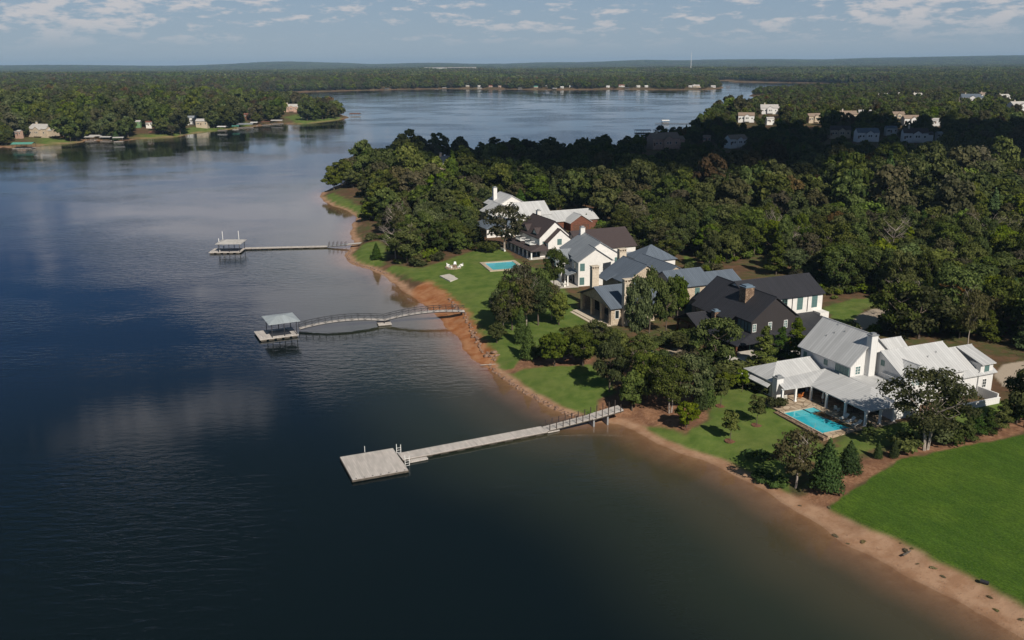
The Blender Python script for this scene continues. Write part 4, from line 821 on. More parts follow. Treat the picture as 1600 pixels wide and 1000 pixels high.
local_thing(W, 'swimming_pool', 'turquoise rectangular pool with corner spa beside the white house', 'pool', [('pool_shell', MB().box(-.19, .05, -10.2, -.12, -.8, .02).box(.06, 6.55, -.35, -.12, -.8, .1).box(6.3, 6.56, -10.2, -.36, -.8, .1).box(.06, 6.29, -10.2, -9.95, -.8, .1), 'coping'), ('water', MB().box(.06, 6.28, -9.93, -.37, -.7, -.05), 'poolw'), ('spa', MB().box(4.2, 6.2, -2.4, -2.25, -.5, .08).box(4.05, 4.2, -2.4, -.4, -.5, .08), 'pooltile'), ('spa_water', MB().box(4.22, 6.2, -2.23, -.45, -.5, .03), 'poolw2'), ('sun_shelf', MB().box(2.0, 4.0, -2.2, -.45, -.5, -.042), 'poolw2'), ('infinity_edge', MB().box(-.95, -.2, -10.2, -.1, -.9, -.5), 'pooltile')])
def lounger():
    a = MB().box(-.3, .3, -.95, .35, .22, .34); b = MB().slab([(-.3, .35, .34), (.3, .35, .34), (.3, .9, .75), (-.3, .9, .75)], .1); c = MB()
    for x in (-.26, .26):
        for y in (-.85, .3): c.box(x-.03, x+.03, y-.03, y+.03, 0, .22)
    return [('seat', a, 'cream'), ('backrest', b, 'cream'), ('frame', c, 'trim')]
for k, lab in enumerate(('white sun lounger on the terrace, farthest from the porch corner', 'white sun lounger on the terrace, middle of three', 'white sun lounger on the terrace, nearest the porch corner')):
    local_thing(W, 'sun_lounger', lab, 'sun lounger', lounger(), 'sun loungers by the near pool', 7.4, -6.6-k*1.5, 3.06, R(-80))
def chair_parts(mt):
    a = MB().box(-.32, .32, -.3, .3, .3, .42); b = MB().slab([(-.32, .22, .42), (.32, .22, .42), (.32, .45, 1.), (-.32, .45, 1.)], .08); c = MB().box(-.42, -.34, -.3, .35, 0, .6).box(.34, .42, -.3, .35, 0, .6)
    return [('seat', a, mt), ('backrest', b, mt), ('armrest', c, mt)]
local_thing(W, 'armchair', 'orange cushioned armchair under the porch corner', 'chair', chair_parts('orange'), None, 7.6, 4.4, 3.06, R(200)); local_thing(W, 'armchair', 'pale armchair under the porch beside the folded umbrella', 'chair', chair_parts('cream'), None, 8.9, -3.2, 3.06, R(90)); local_thing(W, 'armchair', 'pale armchair left of the orange one under the porch', 'chair', chair_parts('cream'), None, 4., 4.6, 3.06, R(180))
local_thing(W, 'patio_umbrella', 'folded white umbrella standing by the porch columns', 'umbrella', [('pole', MB().bar((0, 0, 0), (0, 0, 2.7), .03, n=6), 'trim'), ('canopy', MB().bar((0, 0, 1.0), (0, 0, 2.6), .26, .05, 8), 'cream'), ('base', MB().bar((0, 0, 0), (0, 0, .1), .3, n=8), 'dark')], None, 8.9, .4, 3.06)
local_thing(W, 'dining_table', 'dark dining table in the shade of the long porch', 'table', [('tabletop', MB().box(-.6, .6, -1.2, 1.2, .7, .76), 'timber'), ('leg', MB().box(-.5, -.4, -1.1, -1., 0, .698).box(.4, .5, -1.1, -1., 0, .698), 'timber'), ('leg', MB().box(-.5, -.4, 1., 1.1, 0, .698).box(.4, .5, 1., 1.1, 0, .698), 'timber')], None, 11.2, -4., 3.06)
# ---- charcoal house
D = House('dark_house', 'charcoal house with black metal roofs and stone chimney left of the white house', 1140, 552)
D.gable(5., 16.3, .1, 20.5, 9.1, 13.8, 'v', 'char', 'roof_black', .5)
D.gable(10., 29.6, 7.6, 18.4, 11., 14.3, 'u', 'whitestucco', 'roof_black', .5)
D.poly_roof([[(16.3, -1.8, 5.3), (27.6, -1.8, 5.3), (27.6, 7.55, 7.0), (16.3, 7.55, 7.0)], [(-.8, -2.9, 5.5), (4.95, .1, 6.5), (4.95, 9., 6.5), (-.8, 9., 5.5)], [(-.8, -2.9, 5.5), (16.3, -2.9, 5.5), (16.3, .1, 6.5), (4.95, .1, 6.5)], [(3.2, 5.2, 8.2), (6.5, 5.2, 10.6), (6.5, 19.5, 10.6), (3.2, 19.5, 8.2)]], 'roof_black')
D.box('wall', 'char', 16.31, 27.2, -1.2, 7.5, 1.8, 5.4); D.box('wall', 'whitestucco', 27.21, 29.6, 5.2, 7.58, 1.8, 7.2)
D.gable(-1.2, 4.9, 9.4, 18.6, 5.8, 8.1, 'u', None, 'roof_black', .6)
for v in (9.8, 14., 18.2): D.post(-.9, v, 3., 6.0, .2, 'timber', 'post')
D.box('beam', 'timber', -1.1, -.7, 9.5, 18.5, 5.75, 6.0)
for u in (-.4, 7., 13.): D.post(u, -2.5, 3., 5.3, .16, 'timber', 'post')
D.chim(7.4, 9.6, 5.9, 8.1, 9.8, 14.6, 'stone', 'copper'); D.chim(2.9, 4.2, 10.0, 11.3, 3., 8.9, 'stone', 'copper')
for k in range(4): D.win('-u', 5., 4.2-k*1.15, 1.1, 6.75, 8.7, 'wframe', 'glass', 1, 2)
for u in (5.7, 9.6, 13.6): D.win('-v', .1, u, .95, 6.8, 8.5, 'trim', 'glass', 2, 3)
for k in range(3): D.win('-u', 5., 19.4-k*1.3, 1.2, 6.6, 8.3, 'teal', 'glass', 1, 2)
for u, z0, dk in ((19.2, 7.6, 1), (23.4, 7.8, 0), (27.4, 7.9, 0)): D.win('-v', 7.6, u, 1.5, z0, 10.6, 'teal', 'glassdark' if dk else 'glass', 2, 4)
for u in (21.2, 25.4): MB().box(u, u+.1, 7.44, 7.52, 4.2, 7.9).build('downspout', M['dark'], D.root)
D.win('-v', .1, 6.5, 3.4, 3.1, 5.6, 'teal', 'glassdark', 3, 1, 'glass_door'); D.win('-v', .1, 11., 3.4, 3.1, 5.6, 'teal', 'glassdark', 3, 1, 'glass_door')
local_thing(D, 'terrace_paving', 'pale terrace under the charcoal house porch', 'terrace', [('paving', MB().box(-5., 16., -6.2, 0, -.6, .05), 'concrete')])
local_thing(D, 'swimming_pool', 'small pool half hidden by trees before the charcoal house', 'pool', [('pool_shell', MB().box(0, 9, 0, .4, -.6, .1).box(0, 9, 3.6, 4, -.6, .1).box(0, .4, .402, 3.598, -.6, .1).box(8.6, 9, .402, 3.598, -.6, .1), 'concrete'), ('water', MB().box(.41, 8.59, .41, 3.59, -.5, -.03), 'poolw')], None, -16., 1., 3.08, R(70))
local_thing(D, 'pool_deck', 'pale terrace beside the half hidden pool', 'terrace', [('paving', MB().box(0, 6, -3, 9, -.6, .04), 'concrete')], None, -13., 3., 2.95)
# ---- stone house
C = House('stone_house', 'tan limestone house with blue grey roofs and three arched chimneys', 950, 510)
C.gable(.6, 12., -.2, 15.2, 7.3, 10.5, 'u', None, 'roof_slate', .7)
C.box('wall', 'tan', 3.4, 12., -.2, 15.2, 2., 7.5); C.box('wall', 'tan', .6, 3.4, -.2, .3, 2., 7.4); C.box('wall', 'tan', .6, 3.4, 14.7, 15.2, 2., 7.4)
MB().face([(.7, .3, 4.3), (.7, 7.5, 7.2), (.7, 14.7, 4.3)][::-1]).face([(.95, .3, 4.3), (.95, 7.5, 7.2), (.95, 14.7, 4.3)]).face([(.7, .3, 4.3), (.95, .3, 4.3), (.95, 7.5, 7.2), (.7, 7.5, 7.2)]).face([(.7, 7.5, 7.2), (.95, 7.5, 7.2), (.95, 14.7, 4.3), (.7, 14.7, 4.3)]).face([(.7, .3, 4.3), (.7, 14.7, 4.3), (.95, 14.7, 4.3), (.95, .3, 4.3)]).build('gable_wall', M['tan'], C.root)
for v in (.6, 4.6, 9.4, 14.4): C.post(.9, v, 3.2, 7.35, .38, 'tan')
C.win('-u', 3.4, 2.6, 2.6, 3.6, 6.6, 'wframe', 'glassdark', 2, 1, 'glass_door'); C.win('-u', 3.4, 7.2, 3.2, 3.6, 6.6, 'wframe', 'glassdark', 3, 1, 'glass_door'); C.win('-u', 3.4, 12., 2.6, 3.6, 6.6, 'wframe', 'glassdark', 2, 1, 'glass_door')
C.win('-v', -.2, 2.1, 1.1, 4.6, 6.6, 'trim', 'glassdark', 1, 1)
C.chim(3.2, 5.4, -1.4, -.25, 2.4, 13.0, 'limest', 'arch'); C.chim(3.8, 5.6, 15.3, 16.6, 2.4, 12.6, 'limest', 'arch'); C.chim(18., 20., 27.5, 28.8, 6., 13.4, 'limest', 'arch')
C.gable(10.4, 22., 11., 22.2, 9.8, 13.6, 'v', 'tan', 'roof_slate', .5)
C.gable(17.4, 27.2, .2, 10.2, 10.3, 13.1, 'u', 'tan', 'roof_slate', .6); C.gable(27.2, 36.5, 1.2, 9.2, 9.6, 11.8, 'u', 'tan', 'roof_slate', .5)
C.gable(12., 17.4, 2., 12., 6.6, 9.4, 'u', 'tan', 'roof_slate', .4); C.gable(22., 31., 14., 30., 9.2, 11.8, 'v', 'tan', 'roof_slate', .4)
C.gable(26.5, 36.5, 30., 39., 9.8, 13., 'u', 'whitestucco', 'roof_slate', .5, hip=1, hip2=1)
C.poly_roof([[(8.2, 16.5, 9.3), (11.8, 16.5, 10.9), (11.8, 21.6, 10.9), (8.2, 21.6, 9.3)]], 'roof_slate')
C.win('-v', .2, 23.6, 1.3, 7.6, 9.6, 'teal'); C.win('-v', .2, 21.3, 2.0, 3.8, 5.8, 'teal'); C.win('-v', .2, 26., 1., 4., 6., 'teal'); C.win('-u', 17.4, 3.2, 1.2, 4., 6., 'wframe', 'glassdark', 2, 2); C.win('-u', 10.4, 13., 2.4, 8.3, 9.5, 'wframe', 'glassdark', 3, 1)
local_thing(C, 'stone_steps', 'wide pale stone steps below the stone house porch', 'steps', [('step', MB().box(-1.6, 3.3, -.2, 15.2, -.8, .25), 'limest'), ('step', MB().box(-2.4, -1.603, .2, 14.8, -.8, .02), 'limest'), ('step', MB().box(-3.2, -2.403, .6, 14.4, -.8, -.12), 'limest')])
# ---- white gabled house
B = House('white_gabled_house', 'white house with grey metal roof and two stepped gables behind the stone house', 904, 448, 13.)
B.gable(.1, 9.6, .2, 6., 9.6, 13.1, 'v', 'whitestucco', 'roof_grey', .45); B.gable(1.0, 14., 4.2, 20., 9.7, 14., 'v', 'whitestucco', 'roof_grey', .45)
B.gable(-3.5, 3., 9., 18., 8.2, 10.6, 'u', 'whitestucco', 'roof_grey', .45); B.gable(14., 22., 5., 12., 7.6, 9.8, 'u', 'whitestucco', 'roof_grey', .4)
B.poly_roof([[(-2.6, 1.6, 5.9), (.05, 1.6, 6.7), (.05, 7.6, 6.7), (-2.6, 7.6, 5.9)]], 'roof_grey'); B.box('wall', 'whitestucco', -3., -2.7, 6.2, 9., 2.4, 6.2); B.post(-2.3, 2., 3., 5.8, .15); B.post(-2.3, 4.6, 3., 5.8, .15)
for u, z0, z1, wd in ((1.2, 7.2, 9.2, 1.3), (1.1, 3.4, 5.4, 1.3), ): B.win('-v', .2, u, wd, z0, z1)
B.win('-v', 4.2, 12.3, 1.3, 7.6, 9.5); B.win('-u', .1, 3.4, 1.6, 7., 9.); B.win('-u', .1, 4.4, 1.6, 3.1, 5.2, 'wframe', 'glassdark', 2, 1, 'glass_door'); B.win('-u', -3.5, 13.5, 2., 5.6, 7.4)
B.chim(6.4, 7.7, 18.6, 19.8, 9., 15.4, 'whitestucco')
local_thing(B, 'terrace_paving', 'grey paved terrace at the white gabled house entrance', 'terrace', [('paving', MB().box(-5.5, .05, -.6, 8.5, -.7, .03), 'concrete')])
for k, lab in enumerate(('white garden chair at the gabled house entrance, nearer the corner', 'white garden chair at the gabled house entrance, nearer the door')): local_thing(B, 'garden_chair', lab, 'chair', chair_parts('cream'), None, -3.6, 1.+k*1.5, 3.03, R(110))
# ---- brown roofed white house
A = House('brown_roofed_house', 'white house with dark brown shingle roof and long columned porch by the far pool', 833, 405)
A.gable(2.9, 13.3, 1., 17.6, 9., 14., 'v', 'whitestucco', 'roof_brown', .5); A.gable(4.8, 13., -1.2, 1.2, 7.9, 11.8, 'v', 'whitestucco', 'roof_brown', .45)
A.poly_roof([[(-1.2, -1.6, 5.7), (4.7, 1., 7.4), (4.7, 19., 7.4), (-1.2, 19., 5.7)], [(-1.2, -1.6, 5.7), (6., -1.6, 5.7), (6., 1., 7.4), (4.7, 1., 7.4)]], 'roof_brown')
A.box('porch_floor', 'concrete', -1.3, 4.7, -1., 18.6, 2.4, 3.15)
for k in range(7): A.post(-.7, -.9+k*3.15, 3.15, 5.6, .2)
A.gable(13.3, 32., -7., 8., 6., 10.6, 'u', 'whitestucco', 'roof_brown', .5)
for v in (5.2, 12.6):
    A.gable(3.2, 8., v-1.6, v+1.6, 10., 11.6, 'u', 'whitestucco', 'roof_brown', .3, base=8.6); A.win('-u', 3.2, v, 1.8, 8.5, 9.9, 'wframe', 'glassdark', 2, 1)
    bm = MB().box(.6, 2.85, v-2, v+2, 3.75, 3.85); ba = bm.build('balcony', M['trim'], A.root)
    rl = MB().box(.6, .7, v-2, v+2, 4.75, 4.85).box(.6, 2.8, v-2.0, v-1.9, 4.75, 4.85).box(.6, 2.8, v+1.9, v+2, 4.75, 4.85)
    for k in range(17): rl.box(.63, .68, v-1.97+k*.243, v-1.92+k*.243, 3.852, 4.748)
    for k in range(9): rl.box(.75+k*.25, .79+k*.25, v-1.97, v-1.93, 3.852, 4.748)
    rl.build('railing', M['trim'], ba)
A.win('-v', -1.2, 8.6, 1.5, 7., 8.8); A.win('-v', 1., 4.3, .8, 6.4, 8., 'wframe'); 
for k in range(6): A.win('-u', 2.9, 1.8+k*3.1, 2.2, 3.3, 5.6, 'wframe', 'glassdark', 2, 1, 'glass_door')
A.chim(8.1, 9.3, 14.2, 15.4, 12.5, 15.2, 'whitestucco'); A.chim(1.0, 2.4, 18.2, 19.5, 3., 12.4, 'limest')
# ---- far white house with grey roof
Z = House('grey_roofed_house', 'white house with pale grey metal roof and white chimney at the wood edge', 783, 372)
Z.gable(12., 23.5, 9.8, 21.6, 8.4, 12.3, 'u', 'whitestucco', 'roof_silver', .5); Z.gable(7.5, 20., 22., 34., 10.2, 14., 'v', 'whitestucco', 'roof_silver', .5)
Z.gable(-4., 12., 2., 14., 6.2, 8.8, 'v', 'whitestucco', 'roof_slate', .5, hip=1); Z.gable(2., 12., 12., 24., 9., 12., 'v', 'whitestucco', 'roof_silver', .4)
Z.chim(9.2, 10.6, 29., 30.4, 11., 16.2, 'whitestucco')
for k in range(5): Z.win('-u', -4., 3.6+k*2.1, 1.5, 3.3, 5.4, 'wframe', 'glassdark', 2, 1, 'glass_door')
Z.win('-v', 9.8, 15., 1.2, 5.8, 7.6); Z.win('-v', 9.8, 19.5, 1.2, 5.8, 7.6); Z.win('-v', 2., 2., 1.6, 3.6, 5.4); Z.win('-v', 12., 5., 1.4, 6.8, 8.4)
K = House('wood_garage', 'garage with silver roof and red brown wooden gable near the wood', 889, 360)
K.gable(-9., 13., 2., 14., 6.2, 9., 'u', 'redwood', 'roof_silver', .5); K.gable(0., 8., -2.5, 3., 6.0, 8.8, 'v', 'redwood', 'roof_silver', .5)
K.win('-v', -2.5, 2.5, 2.6, 3.1, 5.2, 'wframe', 'timber', 1, 4, 'garage_door'); K.win('-v', -2.5, 5.8, 2.6, 3.1, 5.2, 'wframe', 'timber', 1, 4, 'garage_door')
# ---- pool, fire pit and seats on the far lawn
x0, y0 = P(757, 411, 3.)
pl = empty('swimming_pool', (x0, y0, 3.12), R(16), 'turquoise pool with white stone rim on the lawn of the brown roofed house', 'pool')
MB().box(-1.2, 9.8, -12., -10.9, -.6, .15).box(-1.2, 9.8, -1.0, .2, -.6, .15).box(-1.2, 0, -10.898, -1.002, -.6, .15).box(8.6, 9.8, -10.898, -1.002, -.6, .15).build('pool_shell', M['coping'], pl)
MB().box(.01, 8.59, -10.89, -1.01, -.5, .0).build('water', M['poolw2'], pl)
x, y, z = G(712, 417); fp = empty('fire_pit', (x, y, z), 0, 'round stone fire pit patio ringed by white chairs on the lawn', 'fire pit')
MB().prism([(2.9*math.cos(k*math.pi/10), 2.9*math.sin(k*math.pi/10)) for k in range(20)], -.3, .06).build('paving', M['patio'], fp)
MB().prism([(.6*math.cos(k*math.pi/6), .6*math.sin(k*math.pi/6)) for k in range(12)], .062, .5).build('ring', M['stone'], fp)
for k in range(5):
    a = R(20+k*72); e = empty('garden_chair', (x+2.1*math.cos(a), y+2.1*math.sin(a), z+.06), a-math.pi/2, 'white slatted garden chair around the fire pit', 'chair', 'white chairs around the fire pit')
    for nm, mb, m in chair_parts('trim'): mb.build(nm, M[m], e)
pd = MB().prism([(q[0]-P(704, 430, 2.8)[0], q[1]-P(704, 430, 2.8)[1]) for q in GP([(688, 428), (703, 425), (720, 432), (704, 436)], 2.8)][::-1], -.4, .08).build('stone_pad', M['concrete']); xx, yy = P(704, 430, 2.8); pd.location = (xx, yy, gz(xx, yy)+.05)
tag(pd, 'pale square stone pad set in the far lawn', 'paving')
x, y, z = G(788, 392); e = empty('garden_bench', (x, y, z), R(120), 'white bench at the lake end of the columned porch', 'bench'); MB().box(-1.1, 1.1, -.3, .3, .35, .45).build('seat', M['trim'], e); MB().box(-1.1, 1.1, .25, .33, .452, .95).build('backrest', M['trim'], e); MB().box(-1.05, -.95, -.28, .28, 0, .348).build('leg', M['trim'], e); MB().box(.95, 1.05, -.28, .28, 0, .348).build('leg', M['trim'], e)
# ------------------------------------------------------------------ rocks
def rock_mesh(seed):
    v = []; f = []; n, m_ = 8, 5
    for j in range(m_+1):
        th = math.pi*j/m_
        for i in range(n):
            d = Vector((math.sin(th)*math.cos(2*math.pi*i/n), math.sin(th)*math.sin(2*math.pi*i/n), math.cos(th))); k = .75+.5*mnoise.noise(d*1.3+Vector((seed*3.1, 0, 0))); v.append((d.x*k, d.y*k*.85, d.z*k*.7))
    for j in range(m_):
        for i in range(n): f.append((j*n+i, j*n+(i+1) % n, (j+1)*n+(i+1) % n, (j+1)*n+i))
    return np_mesh('rock', v, f, [M['rock']])
RK = [rock_mesh(k) for k in range(5)]
def rock(x, y, s, label, group, z=None, m=None):
    o = add('rock', RK[random.randrange(5)]); o.location = (x, y, (gz(x, y) if z is None else z)+s*.15); o.scale = (s*random.uniform(.8, 1.3), s*random.uniform(.7, 1.1), s*random.uniform(.6, .9)); o.rotation_euler = (random.uniform(-.3, .3), random.uniform(-.3, .3), random.uniform(0, 6.28)); return tag(o, label, 'rock', group)
def along(pts, sp):
    out = []; c = 0.
    for a, b in zip(pts[:-1], pts[1:]):
        L_ = math.dist(a, b); t_ = c
        while t_ < L_: out.append((a[0]+(b[0]-a[0])*t_/L_, a[1]+(b[1]-a[1])*t_/L_)); t_ += sp
        c = t_-L_
    return out
for x, y in along([P(a, b, .2) for a, b in [(761, 572), (769, 582), (788, 594), (812, 611), (842, 627), (878, 645), (900, 654), (925, 657)]], .34):
    rock(x+random.uniform(-.3, .6)+.2, y+random.uniform(-.2, .7)+.2, random.uniform(.22, .55), 'brown boulder in the stone edging of the small lakeside lawn', 'boulders edging the lakeside lawn')
for x, y in along([P(a, b, .2) for a, b in [(603, 428), (580, 419), (560, 414), (546, 408), (543, 401), (550, 391)]], .75):
    rock(x+random.uniform(0, .6), y+random.uniform(0, .8), random.uniform(.3, .7), 'brown boulder edging the grassy point by the far pier', 'boulders edging the grassy point')
for x, y in along([P(a, b, 1.) for a, b in [(700, 470), (725, 492), (738, 515), (750, 540), (760, 552), (775, 560)]], .8):
    rock(x+random.uniform(-.5, .5), y+random.uniform(-.5, .5), random.uniform(.25, .75), 'pale rock at the lawn edge above the red clay bank', 'rocks along the clay bank')
for k in range(9):
    x, y, z = G(889+random.uniform(-9, 9), 560+random.uniform(-4, 3)); rock(x, y, random.uniform(.5, 1.1), 'boulder of the rock fountain behind the lakeside lawn', 'boulders of the rock fountain')
for k in range(8):
    x, y, z = G(768+random.uniform(-9, 9), 556+random.uniform(-6, 6)); rock(x, y, random.uniform(.5, 1.), 'pale boulder heaped at the end of the clay bank', 'boulders heaped at the clay bank end')
for k in range(60):
    px = random.uniform(1240, 1600); x, y = P(px, 800+(px-1240)*.50+random.uniform(-14, 8), .6); sd_ = poly_sd(np.array([x]), np.array([y]), LAND)[0]
    if .3 < sd_ < 5.5: rock(x, y, random.uniform(.03, .10), 'small stone scattered on the sandy beach', 'stones on the sandy beach')
def tuft(x, y, s, lab, grp):
    o = add('grass_tuft', TUFT); o.location = (x, y, gz(x, y)); o.scale = (s, s, s*.5); o.rotation_euler = (0, 0, random.uniform(0, 6)); return tag(o, lab, 'grass tuft', grp)
vv, tt = crown_arrays(300, 160, [(0, 0, .15, .55, .4, .25), (.5, .2, .1, .4, .3, .2)], .22); TUFT = np_mesh('tuft', vv, np.arange(len(vv)).reshape(-1, 4), [M['grassleaf']], {'tone': ('FACE', tt)})
for px, py in [(1258, 795), (1283, 800), (1312, 830), (1332, 842), (1355, 848), (1384, 852), (1395, 858), (1444, 886), (1470, 892), (1490, 905), (1540, 936), (1562, 945), (1587, 960), (1410, 868)]:
    x, y, z = G(px, py); tuft(x+random.uniform(-1.5, 1.5), y+random.uniform(-1, 1), random.uniform(.25, .7), 'weedy tuft growing on the sandy beach', 'weed tufts on the beach')
# ------------------------------------------------------------------ docks
def at_dir(a, b): return math.atan2(b[1]-a[1], b[0]-a[0])
dk = empty('floating_dock', (*P(528, 714, .5), 0), R(22.4), 'pale floating swim platform with a long walkway nearest the camera', 'dock')
MB().box(0, 8.6, -8.9, 0, .35, .5).build('platform', M['deck'], dk)
fl = MB()
for k in range(4):
    fl.box(.3+k*2.1, 1.9+k*2.1, -8.7, -6.9, -.3, .347); fl.box(.3+k*2.1, 1.9+k*2.1, -2., -.2, -.3, .347)
fl.build('float', M['float'], dk)
edge = MB().box(-.06, 8.66, -8.98, -8.902, .15, .44).box(-.08, -.002, -8.9, 0, .15, .44).box(8.602, 8.68, -8.9, 0, .15, .44); edge.build('fascia', M['float'], dk)
for k in range(7):
    cl = MB().box(.5+k*1.25, .7+k*1.25, -8.8, -8.72, .5, .6); cl.build('cleat', M['dark'], dk)
def walkway(name, a, b, z0, z1, wd, label, cat='walkway', m='deck', th=.14, floats=0, group=None):
    L_ = math.dist(a, b); e = empty(name, (a[0], a[1], 0), at_dir(a, b), label, cat, group)
    mb = MB(); n = max(1, int(L_/4))
    for k in range(n):
        f0, f1 = k/n, (k+1)/n; mb.slab([(L_*f0+.015, -wd/2, z0+(z1-z0)*f0), (L_*f1-.015, -wd/2, z0+(z1-z0)*f1), (L_*f1-.015, wd/2, z0+(z1-z0)*f1), (L_*f0+.015, wd/2, z0+(z1-z0)*f0)], th)
    mb.build('deck', M[m], e)
    sk = MB().bar((0, -wd/2-.05, z0-.2), (L_, -wd/2-.05, z1-.2), .1).bar((0, wd/2+.05, z0-.2), (L_, wd/2+.05, z1-.2), .1); sk.build('side_beam', M['float'], e)
    if floats:
        for k in range(floats): f = (k+.5)/floats; MB().box(L_*f-.7, L_*f+.7, -wd*.45, wd*.45, -.25, z0-th-.01).build('float', M['float'], e)
    return e, L_
a1 = P(622, 713, .5); b1 = P(848, 670, .5)
walkway('dock_walkway', a1, b1, .5, .5, 2.6, 'long straight pale walkway floating between swim platform and gangway', 'walkway', floats=9)
b2 = P(920, 651, 1.5); b3 = P(968, 637, 2.4)
gw, L_ = walkway('gangway', b1, b2, .52, 1.5, 1.9, 'pale gangway with dark railing posts above the shallow water', 'gangway'); 
for k in range(7):
    f = (k+.5)/7
    for sgn in (-1, 1): MB().box(L_*f-.06, L_*f+.06, sgn*.98-.06, sgn*.98+.06, .5+f*.98-.3, .5+f*.98+1.15).build('post', M['post'], gw)
for sgn in (-1, 1): MB().bar((0, sgn*.98, 1.55), (L_, sgn*.98, 2.55), .018).bar((0, sgn*.98, 1.1), (L_, sgn*.98, 2.1), .018).build('cable', M['dark'], gw)
gw, L_ = walkway('pier', b2, b3, 1.5, 2.45, 2.3, 'sloping pale pier section with dark posts reaching the mulch bed', 'pier')
for k in range(5):
    f = (k+.5)/5
    for sgn in (-1, 1): MB().box(L_*f-.06, L_*f+.06, sgn*1.16-.06, sgn*1.16+.06, 1.5+f*.95-.4, 1.5+f*.95+1.15).build('post', M['post'], gw)
for f in (.05, .5): MB().box(L_*f-.15, L_*f+.15, -1., 1., -1.2, 1.35+f).build('pile', M['steel'], gw)
x, y = P(860, 671, .4); e = empty('kayak_step', (x, y, 0), R(25), 'small low float step at the foot of the gangway', 'step'); MB().box(-1.2, 1.2, -.5, .5, .1, .3).build('deck', M['deck'], e); MB().box(-1., 1., -.4, .4, -.2, .097).build('float', M['float'], e)
x, y = P(650, 717, .3); e = empty('low_step', (x, y, 0), R(25), 'small low float step where the walkway meets the swim platform', 'step'); MB().box(-1.5, 1.5, -.5, .5, .1, .3).build('deck', M['deck'], e); MB().box(-1.2, 1.2, -.4, .4, -.2, .097).build('float', M['float'], e)
for px, py, lab in ((620, 706, 'white swim ladder on the far side of the walkway joint'), (633, 723, 'grey swim ladder on the near side of the platform corner')):
    x, y = P(px, py, .5); e = empty('swim_ladder', (x, y, .4), R(25), lab, 'ladder')
    MB().bar((-.35, 0, -.8), (-.35, 0, 1.5), .05, n=6).bar((.35, 0, -.8), (.35, 0, 1.3), .05, n=6).build('rail', M['trim'], e)
    for k in range(4): MB().bar((-.33, 0, -.4+k*.4), (.33, 0, -.4+k*.4), .03).build('rung', M['trim'], e)
x, y = P(567, 707, .5); e = empty('cleat_pole', (x, y, .5), 0, 'short thin pole at the back edge of the swim platform', 'pole'); MB().bar((0, 0, 0), (0, 0, 1.1), .04, n=6).build('pole', M['trim'], e); MB().box(-.1, .1, -.1, .1, 0, .05).build('base', M['dark'], e)
def boathouse(name, loc, rz, w_, d_, label, roof='roof_lake', hgt=3.0, hip=True, deck='deck', over=0., cat='boathouse', group=None, boat=True):
    e = empty(name, (loc[0], loc[1], 0), rz, label, cat, group)
    dm = MB(); dm.box(-w_/2-over, w_/2, -d_/2, -d_/2+1.3, .35, .55); dm.box(-w_/2-over, w_/2, d_/2-1.3, d_/2, .35, .55); dm.box(w_/2-1.3, w_/2, -d_/2+1.302, d_/2-1.302, .35, .55)
    if over: dm.box(-w_/2-over, -w_/2+.3, -d_/2+1.302, d_/2-1.302, .35, .55)
    dm.build('platform', M[deck], e)
    fl = MB()
    for k in range(5): x = -w_/2-over+(w_+over)*(k+.5)/5; fl.box(x-.6, x+.6, -d_/2+.05, -d_/2+1., -.3, .347); fl.box(x-.6, x+.6, d_/2-1., d_/2-.05, -.3, .347)
    fl.build('float', M['float'], e)
    for x in (-w_/2+.3, 0, w_/2-.3):
        for y in (-d_/2+.25, d_/2-.25): MB().box(x-.08, x+.08, y-.08, y+.08, .55, hgt+.5).build('post', M['dark'], e)
    z = hgt+.5; r = MB(); oh = .5; X, Y = w_/2+oh, d_/2+oh
    if hip:
        t_ = min(X, Y)*.75; zt = z+t_*.28
        r.slab([(-X, -Y, z), (X, -Y, z), (X-t_, 0, zt), (-X+t_, 0, zt)], .12).slab([(X, Y, z), (-X, Y, z), (-X+t_, 0, zt), (X-t_, 0, zt)], .12).slab([(X, -Y, z), (X, Y, z), (X-t_, 0, zt)], .12).slab([(-X, Y, z), (-X, -Y, z), (-X+t_, 0, zt)], .12)
    else: r.slab([(-X, -Y, z), (X, -Y, z), (X, 0, z+Y*.25), (-X, 0, z+Y*.25)], .12).slab([(X, Y, z), (-X, Y, z), (-X, 0, z+Y*.25), (X, 0, z+Y*.25)], .12)
    r.build('roof', M[roof], e)
    MB().box(-w_/2+.4, w_/2-1.4, -d_/2+1.35, d_/2-1.35, .05, .45).build('boat_lift', M['dark'], e)
    return e
c2 = P(440, 519.5, .5)
boathouse('boat_dock', c2, at_dir(P(407, 527, .5), P(468, 519, .5)), 6.2, 7.2, 'covered boat dock with grey hip roof at the end of the arched bridge', over=2.6, hgt=3.4)
